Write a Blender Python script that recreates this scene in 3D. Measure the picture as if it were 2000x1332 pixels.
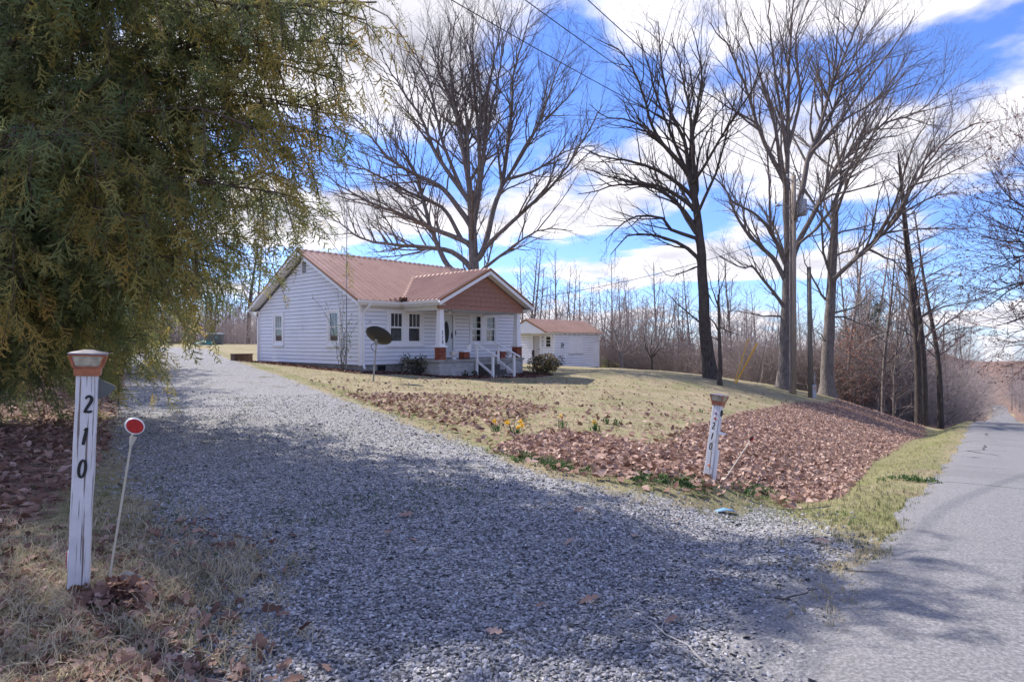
import bpy, math, random
import numpy as np
from mathutils import Vector, Matrix
R = math.radians
random.seed(7)
rng = np.random.default_rng(7)
SC = bpy.context.scene
COL = SC.collection
for o in list(bpy.data.objects): bpy.data.objects.remove(o, do_unlink=True)

# ---------------------------------------------------------------- camera
EYE, F, CU, CV = 1.3, 1180.0, 1000.0, 669.0          # eye height, focal length and principal point (photo pixels)
cam = bpy.data.cameras.new('camera'); co = bpy.data.objects.new('camera', cam); COL.objects.link(co)
co.location = (0, 0, EYE); co.rotation_euler = (R(90), 0, 0)
cam.sensor_width = 36; cam.lens = F/2000*36; cam.shift_y = 0.0015; cam.clip_start = 0.05; cam.clip_end = 5000
SC.camera = co

# ---------------------------------------------------------------- light
SUN_AZ, SUN_EL = R(-51), R(45)                     # from +Y towards +X; the sun stands behind the cedars on the left
world = bpy.data.worlds.new('World'); SC.world = world; world.use_nodes = True
def world_nodes():
    nt = world.node_tree; N = nt.nodes; L = nt.links; N.clear()
    def n(t, **kw):
        x = N.new(t)
        for k, v in kw.items(): setattr(x, k, v)
        return x
    def mth(op, a, b=None, c=None, clamp=False):
        m = n('ShaderNodeMath', operation=op, use_clamp=clamp)
        for i, s in enumerate((a, b, c)):
            if s is None: continue
            if isinstance(s, (int, float)): m.inputs[i].default_value = s
            else: L.new(s, m.inputs[i])
        return m.outputs[0]
    sky = n('ShaderNodeTexSky', sky_type='NISHITA', sun_disc=False, sun_elevation=SUN_EL, sun_rotation=SUN_AZ,
            altitude=300, air_density=1.0, dust_density=0.3, ozone_density=2.5)
    tc = n('ShaderNodeTexCoord'); sp = n('ShaderNodeSeparateXYZ'); L.new(tc.outputs['Generated'], sp.inputs[0])
    zz = mth('ADD', mth('MAXIMUM', sp.outputs[2], 0.0), 0.16)
    px, py = mth('DIVIDE', sp.outputs[0], zz), mth('DIVIDE', sp.outputs[1], zz)
    def cloud(ox, oy):
        cb = n('ShaderNodeCombineXYZ'); L.new(mth('ADD', px, ox), cb.inputs[0]); L.new(mth('ADD', py, oy), cb.inputs[1]); cb.inputs[2].default_value = 3.7
        a = n('ShaderNodeTexNoise', noise_dimensions='3D'); a.inputs['Scale'].default_value = 1.15; a.inputs['Detail'].default_value = 9; a.inputs['Roughness'].default_value = 0.52; a.inputs['Distortion'].default_value = 0.15
        L.new(cb.outputs[0], a.inputs['Vector'])
        return a.outputs['Fac']
    d0 = cloud(CLOUD[0], CLOUD[1]); d1 = cloud(CLOUD[0]-0.10, CLOUD[1]+0.10)
    mr = n('ShaderNodeMapRange', interpolation_type='SMOOTHSTEP'); L.new(d0, mr.inputs['Value'])
    mr.inputs['From Min'].default_value = 0.465; mr.inputs['From Max'].default_value = 0.56
    lit = n('ShaderNodeMapRange'); L.new(mth('SUBTRACT', d0, d1), lit.inputs['Value'])
    lit.inputs['From Min'].default_value = -0.07; lit.inputs['From Max'].default_value = 0.055
    dens = n('ShaderNodeMapRange'); L.new(d0, dens.inputs['Value']); dens.inputs['From Min'].default_value = 0.55; dens.inputs['From Max'].default_value = 0.75
    dens.inputs['To Min'].default_value = 1.0; dens.inputs['To Max'].default_value = 0.50
    lv = mth('MULTIPLY', mth('ADD', mth('MULTIPLY', lit.outputs[0], 0.55), 0.45), dens.outputs[0])
    cc = n('ShaderNodeMix', data_type='RGBA'); L.new(lv, cc.inputs[0])
    cc.inputs[6].default_value = (1.2, 1.3, 1.75, 1); cc.inputs[7].default_value = (CLOUDB, CLOUDB*0.975, CLOUDB*1.03, 1)
    skc = n('ShaderNodeMix', data_type='RGBA', blend_type='MULTIPLY'); skc.inputs[0].default_value = 1.0
    L.new(sky.outputs[0], skc.inputs[6]); skc.inputs[7].default_value = SKYTINT
    mx = n('ShaderNodeMix', data_type='RGBA'); L.new(mr.outputs[0], mx.inputs[0]); L.new(skc.outputs[2], mx.inputs[6]); L.new(cc.outputs[2], mx.inputs[7])
    bg = n('ShaderNodeBackground'); bg.inputs[1].default_value = SKYS; L.new(mx.outputs[2], bg.inputs[0])
    out = n('ShaderNodeOutputWorld'); L.new(bg.outputs[0], out.inputs[0])
SKYS, CLOUDB, SKYTINT, CLOUD = 0.080, 4.5, (0.46, 0.57, 0.90, 1), (2.3, 0.6)
world_nodes()
world.cycles.sampling_method = 'MANUAL'; world.cycles.sample_map_resolution = 1024
sl = bpy.data.lights.new('sun', 'SUN'); sl.energy = 2.05; sl.angle = R(0.5); sl.color = (1, 0.94, 0.85)
so = bpy.data.objects.new('sun', sl); COL.objects.link(so); so.location = (-20, 20, 30)
to_sun = Vector((math.sin(SUN_AZ)*math.cos(SUN_EL), math.cos(SUN_AZ)*math.cos(SUN_EL), math.sin(SUN_EL)))
so.rotation_euler = to_sun.to_track_quat('Z', 'Y').to_euler()
vs = SC.view_settings; vs.view_transform = 'Standard'; vs.look = 'None'; vs.gamma = 1; vs.use_curve_mapping = False; vs.exposure = 1.85
SC.cycles.max_bounces = 6; SC.cycles.transparent_max_bounces = 8; SC.cycles.use_denoising = True
SC.cycles.diffuse_bounces = 3; SC.cycles.glossy_bounces = 2; SC.cycles.transmission_bounces = 3

# ---------------------------------------------------------------- materials
MATS = {}
class NT:
    def __init__(s, name):
        s.m = bpy.data.materials.new(name); s.m.use_nodes = True; s.t = s.m.node_tree; s.t.nodes.clear()
        s.out = s.n('ShaderNodeOutputMaterial'); s.p = s.n('ShaderNodeBsdfPrincipled'); s.l(s.p.outputs[0], s.out.inputs[0])
        s.tc = s.n('ShaderNodeTexCoord')
    def n(s, t, **kw):
        x = s.t.nodes.new(t)
        for k, v in kw.items(): setattr(x, k, v)
        return x
    def l(s, a, b): s.t.links.new(a, b)
    def noise(s, scale, detail=4, rough=0.55, vec=None, out='Fac', stretch=None):
        a = s.n('ShaderNodeTexNoise'); a.inputs['Scale'].default_value = scale; a.inputs['Detail'].default_value = detail; a.inputs['Roughness'].default_value = rough
        v = vec or s.tc.outputs['Object']
        if stretch:
            mp = s.n('ShaderNodeMapping'); mp.inputs['Scale'].default_value = stretch; s.l(v, mp.inputs[0]); v = mp.outputs[0]
        s.l(v, a.inputs['Vector']); return a.outputs[out]
    def voro(s, scale, out='Color', vec=None, feature='F1', rand=1.0):
        a = s.n('ShaderNodeTexVoronoi', feature=feature); a.inputs['Scale'].default_value = scale; a.inputs['Randomness'].default_value = rand
        s.l(vec or s.tc.outputs['Object'], a.inputs['Vector']); return a.outputs[out]
    def ramp(s, fac, stops):
        r = s.n('ShaderNodeValToRGB'); e = r.color_ramp.elements
        while len(e) < len(stops): e.new(0.5)
        for i, (p, c) in enumerate(stops):
            e[i].position = p; e[i].color = (c[0], c[1], c[2], 1)
        s.l(fac, r.inputs[0]); return r.outputs[0]
    def mix(s, f, a, b, mode='MIX'):
        m = s.n('ShaderNodeMix', data_type='RGBA', blend_type=mode)
        for i, v in ((0, f), (6, a), (7, b)):
            if isinstance(v, (int, float)): m.inputs[i].default_value = v
            elif isinstance(v, tuple): m.inputs[i].default_value = (v[0], v[1], v[2], 1)
            else: s.l(v, m.inputs[i])
        return m.outputs[2]
    def math(s, op, a, b=0.0, clamp=False):
        m = s.n('ShaderNodeMath', operation=op, use_clamp=clamp)
        for i, v in enumerate((a, b)):
            if isinstance(v, (int, float)): m.inputs[i].default_value = v
            else: s.l(v, m.inputs[i])
        return m.outputs[0]
    def step(s, v, a, b):
        m = s.n('ShaderNodeMapRange', interpolation_type='SMOOTHSTEP'); s.l(v, m.inputs[0]); m.inputs[1].default_value = a; m.inputs[2].default_value = b
        return m.outputs[0]
    def attr(s, name, out='Fac'):
        a = s.n('ShaderNodeAttribute', attribute_name=name); return a.outputs[out]
    def bump(s, h, strength=0.5, dist=0.01):
        b = s.n('ShaderNodeBump'); b.inputs['Strength'].default_value = strength; b.inputs['Distance'].default_value = dist
        s.l(h, b.inputs['Height']); s.l(b.outputs[0], s.p.inputs['Normal'])
    def base(s, c):
        if isinstance(c, tuple): s.p.inputs['Base Color'].default_value = (c[0], c[1], c[2], 1)
        else: s.l(c, s.p.inputs['Base Color'])
    def set(s, rough=0.6, metal=0.0, spec=0.4):
        s.p.inputs['Roughness'].default_value = rough; s.p.inputs['Metallic'].default_value = metal; s.p.inputs['Specular IOR Level'].default_value = spec
        return s.m
def simple(name, c, rough=0.6, metal=0.0, var=0.12, scale=6.0, spec=0.4, dirt=None, bump=0.0):
    """plain painted / metal / wood surface with slight tone variation and wear"""
    s = NT(name); n = s.noise(scale, 5); f = s.noise(scale*7, 3)
    lo = tuple(v*(1-var) for v in c); hi = tuple(min(1, v*(1+var)) for v in c)
    col = s.ramp(n, [(0.3, lo), (0.7, hi)])
    if dirt: col = s.mix(s.step(s.noise(scale*0.6, 6, 0.7), 0.55, 0.75), col, dirt)
    s.base(col)
    if bump: s.bump(f, bump, 0.01)
    MATS[name] = s.set(rough, metal, spec); return s.m
simple('siding', (0.78, 0.77, 0.80), 0.45, var=0.04, scale=1.2, dirt=(0.66, 0.65, 0.66))
simple('lapshade', (0.13, 0.125, 0.125), 0.9)  # wall core coloured dark, so gaps under the boards draw painted lap shadows
simple('trim', (0.80, 0.79, 0.80), 0.4, var=0.04, scale=2, dirt=(0.68, 0.66, 0.64))
simple('soffit', (0.74, 0.73, 0.72), 0.5, var=0.05)
simple('drip', (0.24, 0.105, 0.04), 0.35, metal=0.2, var=0.15)
simple('shake', (0.33, 0.165, 0.115), 0.6, var=0.14, scale=9, bump=0.2)
simple('concrete', (0.30, 0.29, 0.27), 0.85, var=0.2, scale=3, dirt=(0.17, 0.165, 0.14), bump=0.3)
simple('darkstep', (0.085, 0.08, 0.075), 0.9, var=0.3, scale=5)
simple('block', (0.40, 0.385, 0.37), 0.85, var=0.18, scale=3.5, dirt=(0.22, 0.21, 0.19), bump=0.3)
simple('mortar', (0.36, 0.33, 0.30), 0.9, var=0.1)
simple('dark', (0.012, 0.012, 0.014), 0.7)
simple('black', (0.02, 0.02, 0.022), 0.5)
simple('dish', (0.020, 0.021, 0.025), 0.5, var=0.2, scale=2)
simple('galv', (0.30, 0.30, 0.31), 0.45, metal=0.5, var=0.25, scale=8)
simple('greymetal', (0.36, 0.38, 0.41), 0.45, metal=0.2, var=0.12)
simple('copper', (0.36, 0.135, 0.075), 0.45, metal=0.25, var=0.3, scale=30)
simple('lampcap', (0.22, 0.21, 0.23), 0.35, metal=0.4, var=0.3, scale=20)
simple('ink', (0.012, 0.013, 0.018), 0.5)
simple('red', (0.42, 0.010, 0.012), 0.3, var=0.2, scale=60)
simple('purple', (0.22, 0.07, 0.22), 0.4)
simple('orange', (0.75, 0.20, 0.015), 0.4)
simple('yellow', (0.72, 0.36, 0.015), 0.45, var=0.1)
simple('daffodil', (0.85, 0.50, 0.02), 0.5, var=0.1)
simple('plate', (0.13, 0.135, 0.125), 0.7, var=0.2, scale=10)
simple('fibre', (0.55, 0.52, 0.42), 0.5, var=0.1)
simple('bluepaper', (0.16, 0.30, 0.42), 0.7)
simple('stone', (0.28, 0.27, 0.24), 0.9, var=0.35, scale=20, bump=0.6)
simple('tarp', (0.012, 0.115, 0.095), 0.4, var=0.3, scale=3)
simple('brownwood', (0.10, 0.06, 0.04), 0.8, var=0.3)
simple('doorpaint', (0.62, 0.64, 0.64), 0.4, var=0.04)
simple('greydoor', (0.44, 0.42, 0.42), 0.7, var=0.12)
simple('urn', (0.68, 0.67, 0.68), 0.7, var=0.08, scale=12)
simple('lampbulb', (0.8, 0.78, 0.75), 0.2)
simple('whitetwig', (0.42, 0.39, 0.37), 0.8, var=0.2, scale=20)
simple('wire', (0.03, 0.03, 0.035), 0.6)

def m_roof():
    s = NT('roofmetal'); c = s.ramp(s.noise(1.3, 5), [(0.3, (0.42, 0.255, 0.185)), (0.7, (0.52, 0.325, 0.245))])
    c = s.mix(s.step(s.noise(6, 5, 0.7), 0.6, 0.8), c, (0.36, 0.21, 0.15)); s.base(c); MATS['roofmetal'] = s.set(0.35, 0.2, 0.6)
def m_brick():
    s = NT('brick'); r = s.n('ShaderNodeObjectInfo').outputs['Random']
    c = s.ramp(r, [(0.0, (0.13, 0.03, 0.018)), (0.5, (0.24, 0.055, 0.028)), (1.0, (0.32, 0.085, 0.045))])
    c = s.mix(s.step(s.noise(30, 4), 0.5, 0.8), c, (0.09, 0.03, 0.02)); s.base(c); s.bump(s.noise(60, 3), 0.4); MATS['brick'] = s.set(0.85)
def m_glass(name, tint):
    s = NT(name); s.t.nodes.remove(s.p)
    tr = s.n('ShaderNodeBsdfTransparent'); tr.inputs[0].default_value = (*tint, 1)
    gl = s.n('ShaderNodeBsdfGlossy'); gl.inputs['Roughness'].default_value = 0.03
    fr = s.n('ShaderNodeFresnel'); fr.inputs[0].default_value = 1.5
    mx = s.n('ShaderNodeMixShader'); s.l(s.math('MULTIPLY', fr.outputs[0], 0.3), mx.inputs[0]); s.l(tr.outputs[0], mx.inputs[1]); s.l(gl.outputs[0], mx.inputs[2])
    s.l(mx.outputs[0], s.out.inputs[0]); MATS[name] = s.m
def m_curtain():
    s = NT('curtain'); c = s.ramp(s.noise(5, 3, stretch=(8, 8, 0.3)), [(0.3, (0.10, 0.092, 0.105)), (0.7, (0.20, 0.185, 0.21))]); s.base(c); MATS['curtain'] = s.set(0.9, spec=0.1)
def m_post():
    s = NT('postpaint')
    w = s.noise(9, 6, 0.65, stretch=(6, 6, 0.35)); cr = s.noise(24, 3, 0.5, stretch=(5, 5, 0.11))
    c = s.ramp(s.noise(10, 4), [(0.3, (0.60, 0.59, 0.61)), (0.7, (0.74, 0.73, 0.75))])
    crack = s.step(cr, 0.575, 0.63)
    c = s.mix(crack, c, (0.20, 0.16, 0.14)); c = s.mix(s.step(w, 0.6, 0.75), c, (0.45, 0.42, 0.41))
    k = s.voro(2.6, 'Distance', vec=None); ring = s.math('MULTIPLY', s.step(k, 0.02, 0.05), s.math('SUBTRACT', 1.0, s.step(k, 0.05, 0.09)))
    c = s.mix(s.math('MULTIPLY', ring, 0.5), c, (0.30, 0.26, 0.25))
    sp = s.n('ShaderNodeSeparateXYZ'); s.l(s.tc.outputs['Object'], sp.inputs[0])
    rot = s.step(s.math('SUBTRACT', s.math('MULTIPLY', s.noise(28, 4), 0.16), sp.outputs[2]), -0.01, 0.02)
    c = s.mix(rot, c, (0.16, 0.075, 0.03))
    s.base(c); s.bump(s.math('SUBTRACT', w, s.math('MULTIPLY', crack, 1.5)), 0.5, 0.006); MATS['postpaint'] = s.set(0.7)
def m_pole(name, a, b, g):
    s = NT(name); n = s.noise(5, 6, 0.65, stretch=(8, 8, 0.4)); c = s.ramp(n, [(0.3, a), (0.7, b)])
    c = s.mix(s.step(s.noise(2.5, 5), 0.55, 0.75), c, g); s.base(c); s.bump(n, 0.7, 0.03); MATS[name] = s.set(0.9, spec=0.15)
def m_bark(name, lo, hi, moss):
    s = NT(name); n = s.noise(6, 6, 0.65, stretch=(3, 3, 0.6)); c = s.ramp(n, [(0.32, lo), (0.68, hi)])
    c = s.mix(s.step(s.noise(1.6, 5), 0.58, 0.75), c, moss); s.base(c); s.bump(n, 0.8, 0.04); MATS[name] = s.set(0.95, spec=0.1)
def m_twig(name, lo, hi):
    s = NT(name); c = s.ramp(s.noise(0.9, 4), [(0.3, lo), (0.7, hi)]); s.base(c); MATS[name] = s.set(0.95, spec=0.1)
def m_tint(name, stops, trans=0.0, rough=0.85, fine=0.0):
    """colour by the per-piece attribute 'tint'; leaves let some light through"""
    s = NT(name); c = s.ramp(s.attr('tint'), stops)
    if fine: c = s.mix(s.step(s.noise(fine, 3), 0.35, 0.75), c, tuple(v*0.7 for v in stops[0][1]))
    s.base(c); m = s.set(rough, spec=0.2)
    if trans:
        t = s.n('ShaderNodeBsdfTranslucent'); s.l(c, t.inputs[0]); mx = s.n('ShaderNodeMixShader'); mx.inputs[0].default_value = trans
        s.l(s.p.outputs[0], mx.inputs[1]); s.l(t.outputs[0], mx.inputs[2]); s.l(mx.outputs[0], s.out.inputs[0])
    MATS[name] = m
m_roof(); m_brick(); m_glass('glass', (0.75, 0.78, 0.80)); simple('lampglass', (0.36, 0.34, 0.27), 0.2, var=0.45, scale=25, spec=0.6); m_curtain(); m_post()
m_pole('polewood', (0.23, 0.18, 0.14), (0.42, 0.355, 0.29), (0.33, 0.29, 0.25)); m_pole('polemoss', (0.12, 0.10, 0.08), (0.24, 0.21, 0.18), (0.10, 0.11, 0.06))
m_bark('bark', (0.10, 0.082, 0.072), (0.27, 0.235, 0.215), (0.19, 0.16, 0.15)); m_bark('barkdark', (0.04, 0.032, 0.028), (0.125, 0.105, 0.095), (0.10, 0.10, 0.07))
m_bark('cedarbark', (0.06, 0.042, 0.034), (0.18, 0.135, 0.11), (0.12, 0.10, 0.085)); m_bark('barkpale', (0.15, 0.125, 0.115), (0.33, 0.29, 0.27), (0.20, 0.18, 0.165))
m_twig('twig', (0.13, 0.107, 0.098), (0.26, 0.22, 0.205)); m_twig('twigdark', (0.06, 0.05, 0.047), (0.14, 0.12, 0.112)); m_twig('twigpale', (0.27, 0.22, 0.205), (0.46, 0.39, 0.37)); m_twig('twigred', (0.09, 0.055, 0.055), (0.17, 0.11, 0.11))
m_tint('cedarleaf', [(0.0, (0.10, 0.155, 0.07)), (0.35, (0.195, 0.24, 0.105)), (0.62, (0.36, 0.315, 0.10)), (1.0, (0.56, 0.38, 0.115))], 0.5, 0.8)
m_tint('leaf', [(0.0, (0.12, 0.06, 0.046)), (0.35, (0.25, 0.145, 0.11)), (0.7, (0.42, 0.275, 0.22)), (1.0, (0.56, 0.41, 0.34))], 0.15, 0.7)
m_tint('leafdark', [(0.0, (0.06, 0.028, 0.024)), (0.5, (0.13, 0.065, 0.052)), (1.0, (0.24, 0.14, 0.115))], 0.1, 0.8)
m_tint('grass', [(0.0, (0.085, 0.12, 0.04)), (0.3, (0.21, 0.20, 0.10)), (0.6, (0.40, 0.34, 0.225)), (1.0, (0.55, 0.475, 0.35))], 0.25, 0.85)
m_tint('greens', [(0.0, (0.03, 0.075, 0.022)), (0.5, (0.07, 0.14, 0.045)), (1.0, (0.15, 0.22, 0.075))], 0.25, 0.7)
m_tint('gravelstone', [(0.0, (0.11, 0.11, 0.112)), (0.35, (0.30, 0.295, 0.31)), (0.75, (0.48, 0.47, 0.49)), (1.0, (0.72, 0.70, 0.72))], 0, 0.85, fine=60)
m_tint('brush', [(0.0, (0.25, 0.205, 0.19)), (0.5, (0.40, 0.335, 0.31)), (0.8, (0.52, 0.44, 0.41)), (1.0, (0.50, 0.30, 0.24))], 0, 0.95)
m_tint('redleaf', [(0.0, (0.16, 0.06, 0.045)), (0.5, (0.30, 0.14, 0.10)), (1.0, (0.44, 0.26, 0.19))], 0.3, 0.8)
m_tint('shrubleaf', [(0.0, (0.025, 0.035, 0.016)), (0.5, (0.085, 0.085, 0.035)), (0.8, (0.28, 0.19, 0.10)), (1.0, (0.50, 0.34, 0.20))], 0.2, 0.7)
m_tint('pineleaf', [(0.0, (0.025, 0.040, 0.018)), (0.6, (0.06, 0.075, 0.030)), (1.0, (0.12, 0.115, 0.04))], 0.2, 0.8)

# ---------------------------------------------------------------- mesh helpers
def link(o, parent=None):
    COL.objects.link(o)
    if parent: o.parent = parent
    return o
def tag(o, label=None, cat=None, group=None, kind=None):
    for k, v in (('label', label), ('category', cat), ('group', group), ('kind', kind)):
        if v: o[k] = v
    return o
def empty(name, loc=(0, 0, 0), rz=0.0, label=None, cat=None, group=None):
    o = bpy.data.objects.new(name, None); link(o); o.location = loc; o.rotation_euler = (0, 0, rz); o.empty_display_size = 0.2
    return tag(o, label, cat, group)
def mesh_np(name, V, F_, mat, parent=None, attrs=None, smooth=False):
    """V (n,3); F_ list of (m,k) index arrays"""
    me = bpy.data.meshes.new(name); V = np.asarray(V, np.float32).reshape(-1, 3)
    F_ = [np.asarray(f, np.int32) for f in F_ if len(f)]
    me.vertices.add(len(V)); me.vertices.foreach_set('co', V.ravel())
    loops = np.concatenate([f.ravel() for f in F_]); sizes = np.concatenate([np.full(len(f), f.shape[1], np.int32) for f in F_])
    starts = np.concatenate([[0], np.cumsum(sizes)[:-1]]).astype(np.int32)
    me.loops.add(len(loops)); me.loops.foreach_set('vertex_index', loops)
    me.polygons.add(len(sizes)); me.polygons.foreach_set('loop_start', starts)
    if smooth: me.polygons.foreach_set('use_smooth', np.ones(len(sizes), bool))
    for k, a in (attrs or {}).items():
        at = me.attributes.new(k, 'FLOAT', 'POINT'); at.data.foreach_set('value', np.asarray(a, np.float32))
    me.update(calc_edges=True); me.materials.append(MATS[mat] if isinstance(mat, str) else mat)
    return link(bpy.data.objects.new(name, me), parent)
class MB:
    """collects boxes, bars, prisms and lathes into one mesh"""
    def __init__(s): s.v = []; s.f = []
    def poly(s, pts):
        b = len(s.v); s.v += [tuple(p) for p in pts]; s.f.append(tuple(range(b, b+len(pts)))); return s
    def box(s, x0, x1, y0, y1, z0, z1):
        b = len(s.v); s.v += [(x, y, z) for z in (z0, z1) for x, y in ((x0, y0), (x1, y0), (x1, y1), (x0, y1))]
        s.f += [tuple(b+i for i in q) for q in ((3, 2, 1, 0), (4, 5, 6, 7), (0, 1, 5, 4), (1, 2, 6, 5), (2, 3, 7, 6), (3, 0, 4, 7))]; return s
    def hexa(s, lo, hi):
        """two matching rings of points joined into a closed solid"""
        b = len(s.v); n = len(lo); s.v += [tuple(p) for p in lo] + [tuple(p) for p in hi]
        s.f.append(tuple(b+n-1-i for i in range(n))); s.f.append(tuple(b+n+i for i in range(n)))
        s.f += [(b+i, b+(i+1) % n, b+n+(i+1) % n, b+n+i) for i in range(n)]; return s
    def bar(s, p, q, w, h=None, k=4, up=(0, 0, 1), w2=None):
        p, q = Vector(p), Vector(q); d = (q-p).normalized(); h = h or w
        a = d.cross(Vector(up))
        if a.length < 1e-4: a = d.cross(Vector((1, 0, 0)))
        a.normalize(); c = a.cross(d); r = (w2 or w)/w
        if k == 4: ring = [(-.5, -.5), (.5, -.5), (.5, .5), (-.5, .5)]
        else: ring = [(.5*math.cos(2*math.pi*i/k), .5*math.sin(2*math.pi*i/k)) for i in range(k)]
        return s.hexa([p+a*x*w+c*y*h for x, y in ring], [q+a*x*w*r+c*y*h*r for x, y in ring])
    def lathe(s, prof, c=(0, 0, 0), k=16):
        b = len(s.v); n = len(prof)
        for r, z in prof:
            s.v += [(c[0]+r*math.cos(2*math.pi*i/k), c[1]+r*math.sin(2*math.pi*i/k), c[2]+z) for i in range(k)]
        for j in range(n-1):
            s.f += [(b+j*k+i, b+j*k+(i+1) % k, b+(j+1)*k+(i+1) % k, b+(j+1)*k+i) for i in range(k)]
        s.f.append(tuple(b+k-1-i for i in range(k))); s.f.append(tuple(b+(n-1)*k+i for i in range(k))); return s
    def tube(s, pts, r, k=6):
        for p, q in zip(pts[:-1], pts[1:]): s.bar(p, q, 2*r, k=k)
        return s
    def mesh(s, name, mat, smooth=False):
        me = bpy.data.meshes.new(name); me.from_pydata(s.v, [], s.f); me.update(); me.materials.append(MATS[mat])
        if smooth: me.polygons.foreach_set('use_smooth', [len(p.vertices) == 4 for p in me.polygons])
        return me
    def build(s, name, mat, parent=None, smooth=False, bevel=0.0):
        o = link(bpy.data.objects.new(name, s.mesh(name, mat, smooth)), parent)
        if bevel:
            m = o.modifiers.new('bevel', 'BEVEL'); m.width = bevel; m.segments = 2; m.limit_method = 'ANGLE'
        return o

# ---------------------------------------------------------------- terrain
RD = np.array([0.6198, 0.7848]); RN = np.array([0.7848, -0.6198]); RP = np.array([2.46, 3.77]); ROADW = 5.6
def road_st(x, y):
    dx, dy = x-RP[0], y-RP[1]; return dx*RD[0]+dy*RD[1], dx*RN[0]+dy*RN[1]          # along, across (0 = left edge)
RPY = np.array([-400, -30, -6, 0, 2.0, 3.77, 5.64, 7.27, 11.8, 17, 24.5, 30, 40, 60, 100, 150, 200, 260, 400])
RPZ = np.array([3.0, 0.6, 0.18, 0.10, 0.02, -0.04, -0.20, -0.40, -0.98, -1.45, -2.0, -2.62, -4.15, -7.0, -12.5, -17.6, -21.9, -25.5, -28.0])
def road_z(t):
    y = RP[1]+t*RD[1]; return np.interp(y, RPY, RPZ)
def px(u, v, y): return ((u-CU)/F*y, y, EYE-(v-CV)/F*y)
CP = [(0, 0, 0), (-3, 0, .04), (-6, -4, .1), (0, -6, .1), (-2.2, 3.06, .0), (-1, 5, -.01), (0, 8, -.05), (1, 5, -.06), (-4, 6, .03), (-9, 8, .15), (-6, 12, .10), (-14, 14, .35), (-12, 20, .42),
      (-20, 22, .7), (-14, 28, .56), (-26.7, 45, .88), (-30, 65, 1.1), (-40, 70, 1.15), (-20, 70, 1.1), (-60, 60, 1.3), (-40, 30, 1.0), (-40, 5, .7), (-60, -30, .6), (-60, 110, 0.6), (0, 120, -2.5), (-20, 110, -.3),
      (-6.1, 24.3, .10), (-12.6, 30.1, .27), (-1, 25, -.18), (1.3, 26.5, -.22), (-1, 15, -.07), (-4, 17, .05), (3, 12, -.28), (4, 20, -.42), (3, 33, -.2), (-2.5, 40, .0),
      (3.04, 43.7, -.22), (8.2, 48, -.5), (10, 54, -.55), (-8, 50, .3), (12.6, 50, -.95), (17, 42, -1.4), (9.8, 30, -.46), (9.3, 27, -.60), (13.7, 29.5, -1.22), (14.2, 31.5, -1.06), (16.6, 32, -1.38), (14.5, 29.0, -1.30),
      (2.01, 6.2, -.12), (6.86, 18, -.88), (4.5, 12, -.55), (3.0, 8.5, -.3), (9.5, 23, -1.0), (22, 55, -3.2), (35, 70, -6), (12, 70, -1.6), (40, 110, -10), (30, 40, -4.0)]
for y in (24.5, 30, 40, 60, 100):          # the wooded slope left of the road
    xr = RP[0]+(y-RP[1])*RD[0]/RD[1]; CP.append((xr-2.6, y, float(np.interp(y, RPY, RPZ))-.35))
for y in (5.2, 6.4, 8, 10, 14, 18): # ditch under the leaf bank
    xr = RP[0]+(y-RP[1])*RD[0]/RD[1]; CP.append((xr-1.9, y, float(np.interp(y, RPY, RPZ))-.17))
CP = np.array(CP, float)
def tps_fit(P):
    n = len(P); d = np.hypot(P[:, None, 0]-P[None, :, 0], P[:, None, 1]-P[None, :, 1]); K = np.where(d > 0, d*d*np.log(d+1e-9), 0)+np.eye(n)*0.6
    A = np.zeros((n+3, n+3)); A[:n, :n] = K; Q = np.c_[np.ones(n), P[:, :2]]; A[:n, n:] = Q; A[n:, :n] = Q.T
    return np.linalg.solve(A, np.r_[P[:, 2], 0, 0, 0])
TW = tps_fit(CP)
def sst(a, b, x):
    t = np.clip((x-a)/(b-a), 0, 1); return t*t*(3-2*t)
def H(x, y):
    x = np.atleast_1d(np.asarray(x, float)); y = np.atleast_1d(np.asarray(y, float)); sh = x.shape; x = x.ravel(); y = y.ravel(); z = np.empty(len(x))
    for i in range(0, len(x), 20000):
        a, b = x[i:i+20000], y[i:i+20000]; d2 = (a[:, None]-CP[None, :, 0])**2+(b[:, None]-CP[None, :, 1])**2
        z[i:i+20000] = (0.5*d2*np.log(d2+1e-9)) @ TW[:-3]+TW[-3]+TW[-2]*a+TW[-1]*b
    rad = np.hypot(x, y); z = z+(np.clip(z, -12, 3)-z)*sst(70, 120, rad)
    t, q = road_st(x, y); rz = road_z(t)
    z = np.maximum(z, np.minimum(rz-6, 0)) ; w = 1-sst(0.45, 1.7, np.where(q < 0, -q, np.maximum(q-ROADW, 0)*0.25)); z = z+(rz-.035-z)*w
    side = np.maximum(-q, 0); w2 = sst(24, 60, t)*(1-sst(25, 70, side))*(q < 0.2); z = z+(np.maximum(rz-.3, rz-.45+.05*side)-z)*w2*(1-w)
    rz2 = rz+0.5+0.02*np.clip(np.abs(q), 0, 40); far = sst(ROADW+1, ROADW+9, q); z = z+(rz2-z)*far
    z = z+0.02*np.sin(x*1.7+y*0.6)*np.sin(y*1.3-x*.4)*(1-w)*sst(2, 6, rad)
    return z.reshape(sh)
def h1(x, y): return float(H(x, y)[0])
def ground_at(u, v):
    """first place where the sight line through a photo pixel meets the ground"""
    ys = np.concatenate([np.linspace(1.2, 12, 500), np.linspace(12, 60, 800)[1:], np.linspace(60, 250, 500)[1:]])
    xs = (u-CU)/F*ys; zs = EYE-(v-CV)/F*ys; g = H(xs, ys); k = np.nonzero(zs < g)[0]
    i = k[0] if len(k) else len(ys)-1
    return Vector((xs[i], ys[i], g[i]))
def wpoly(pts): return np.array([tuple(ground_at(*p))[:2] for p in pts])
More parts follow.
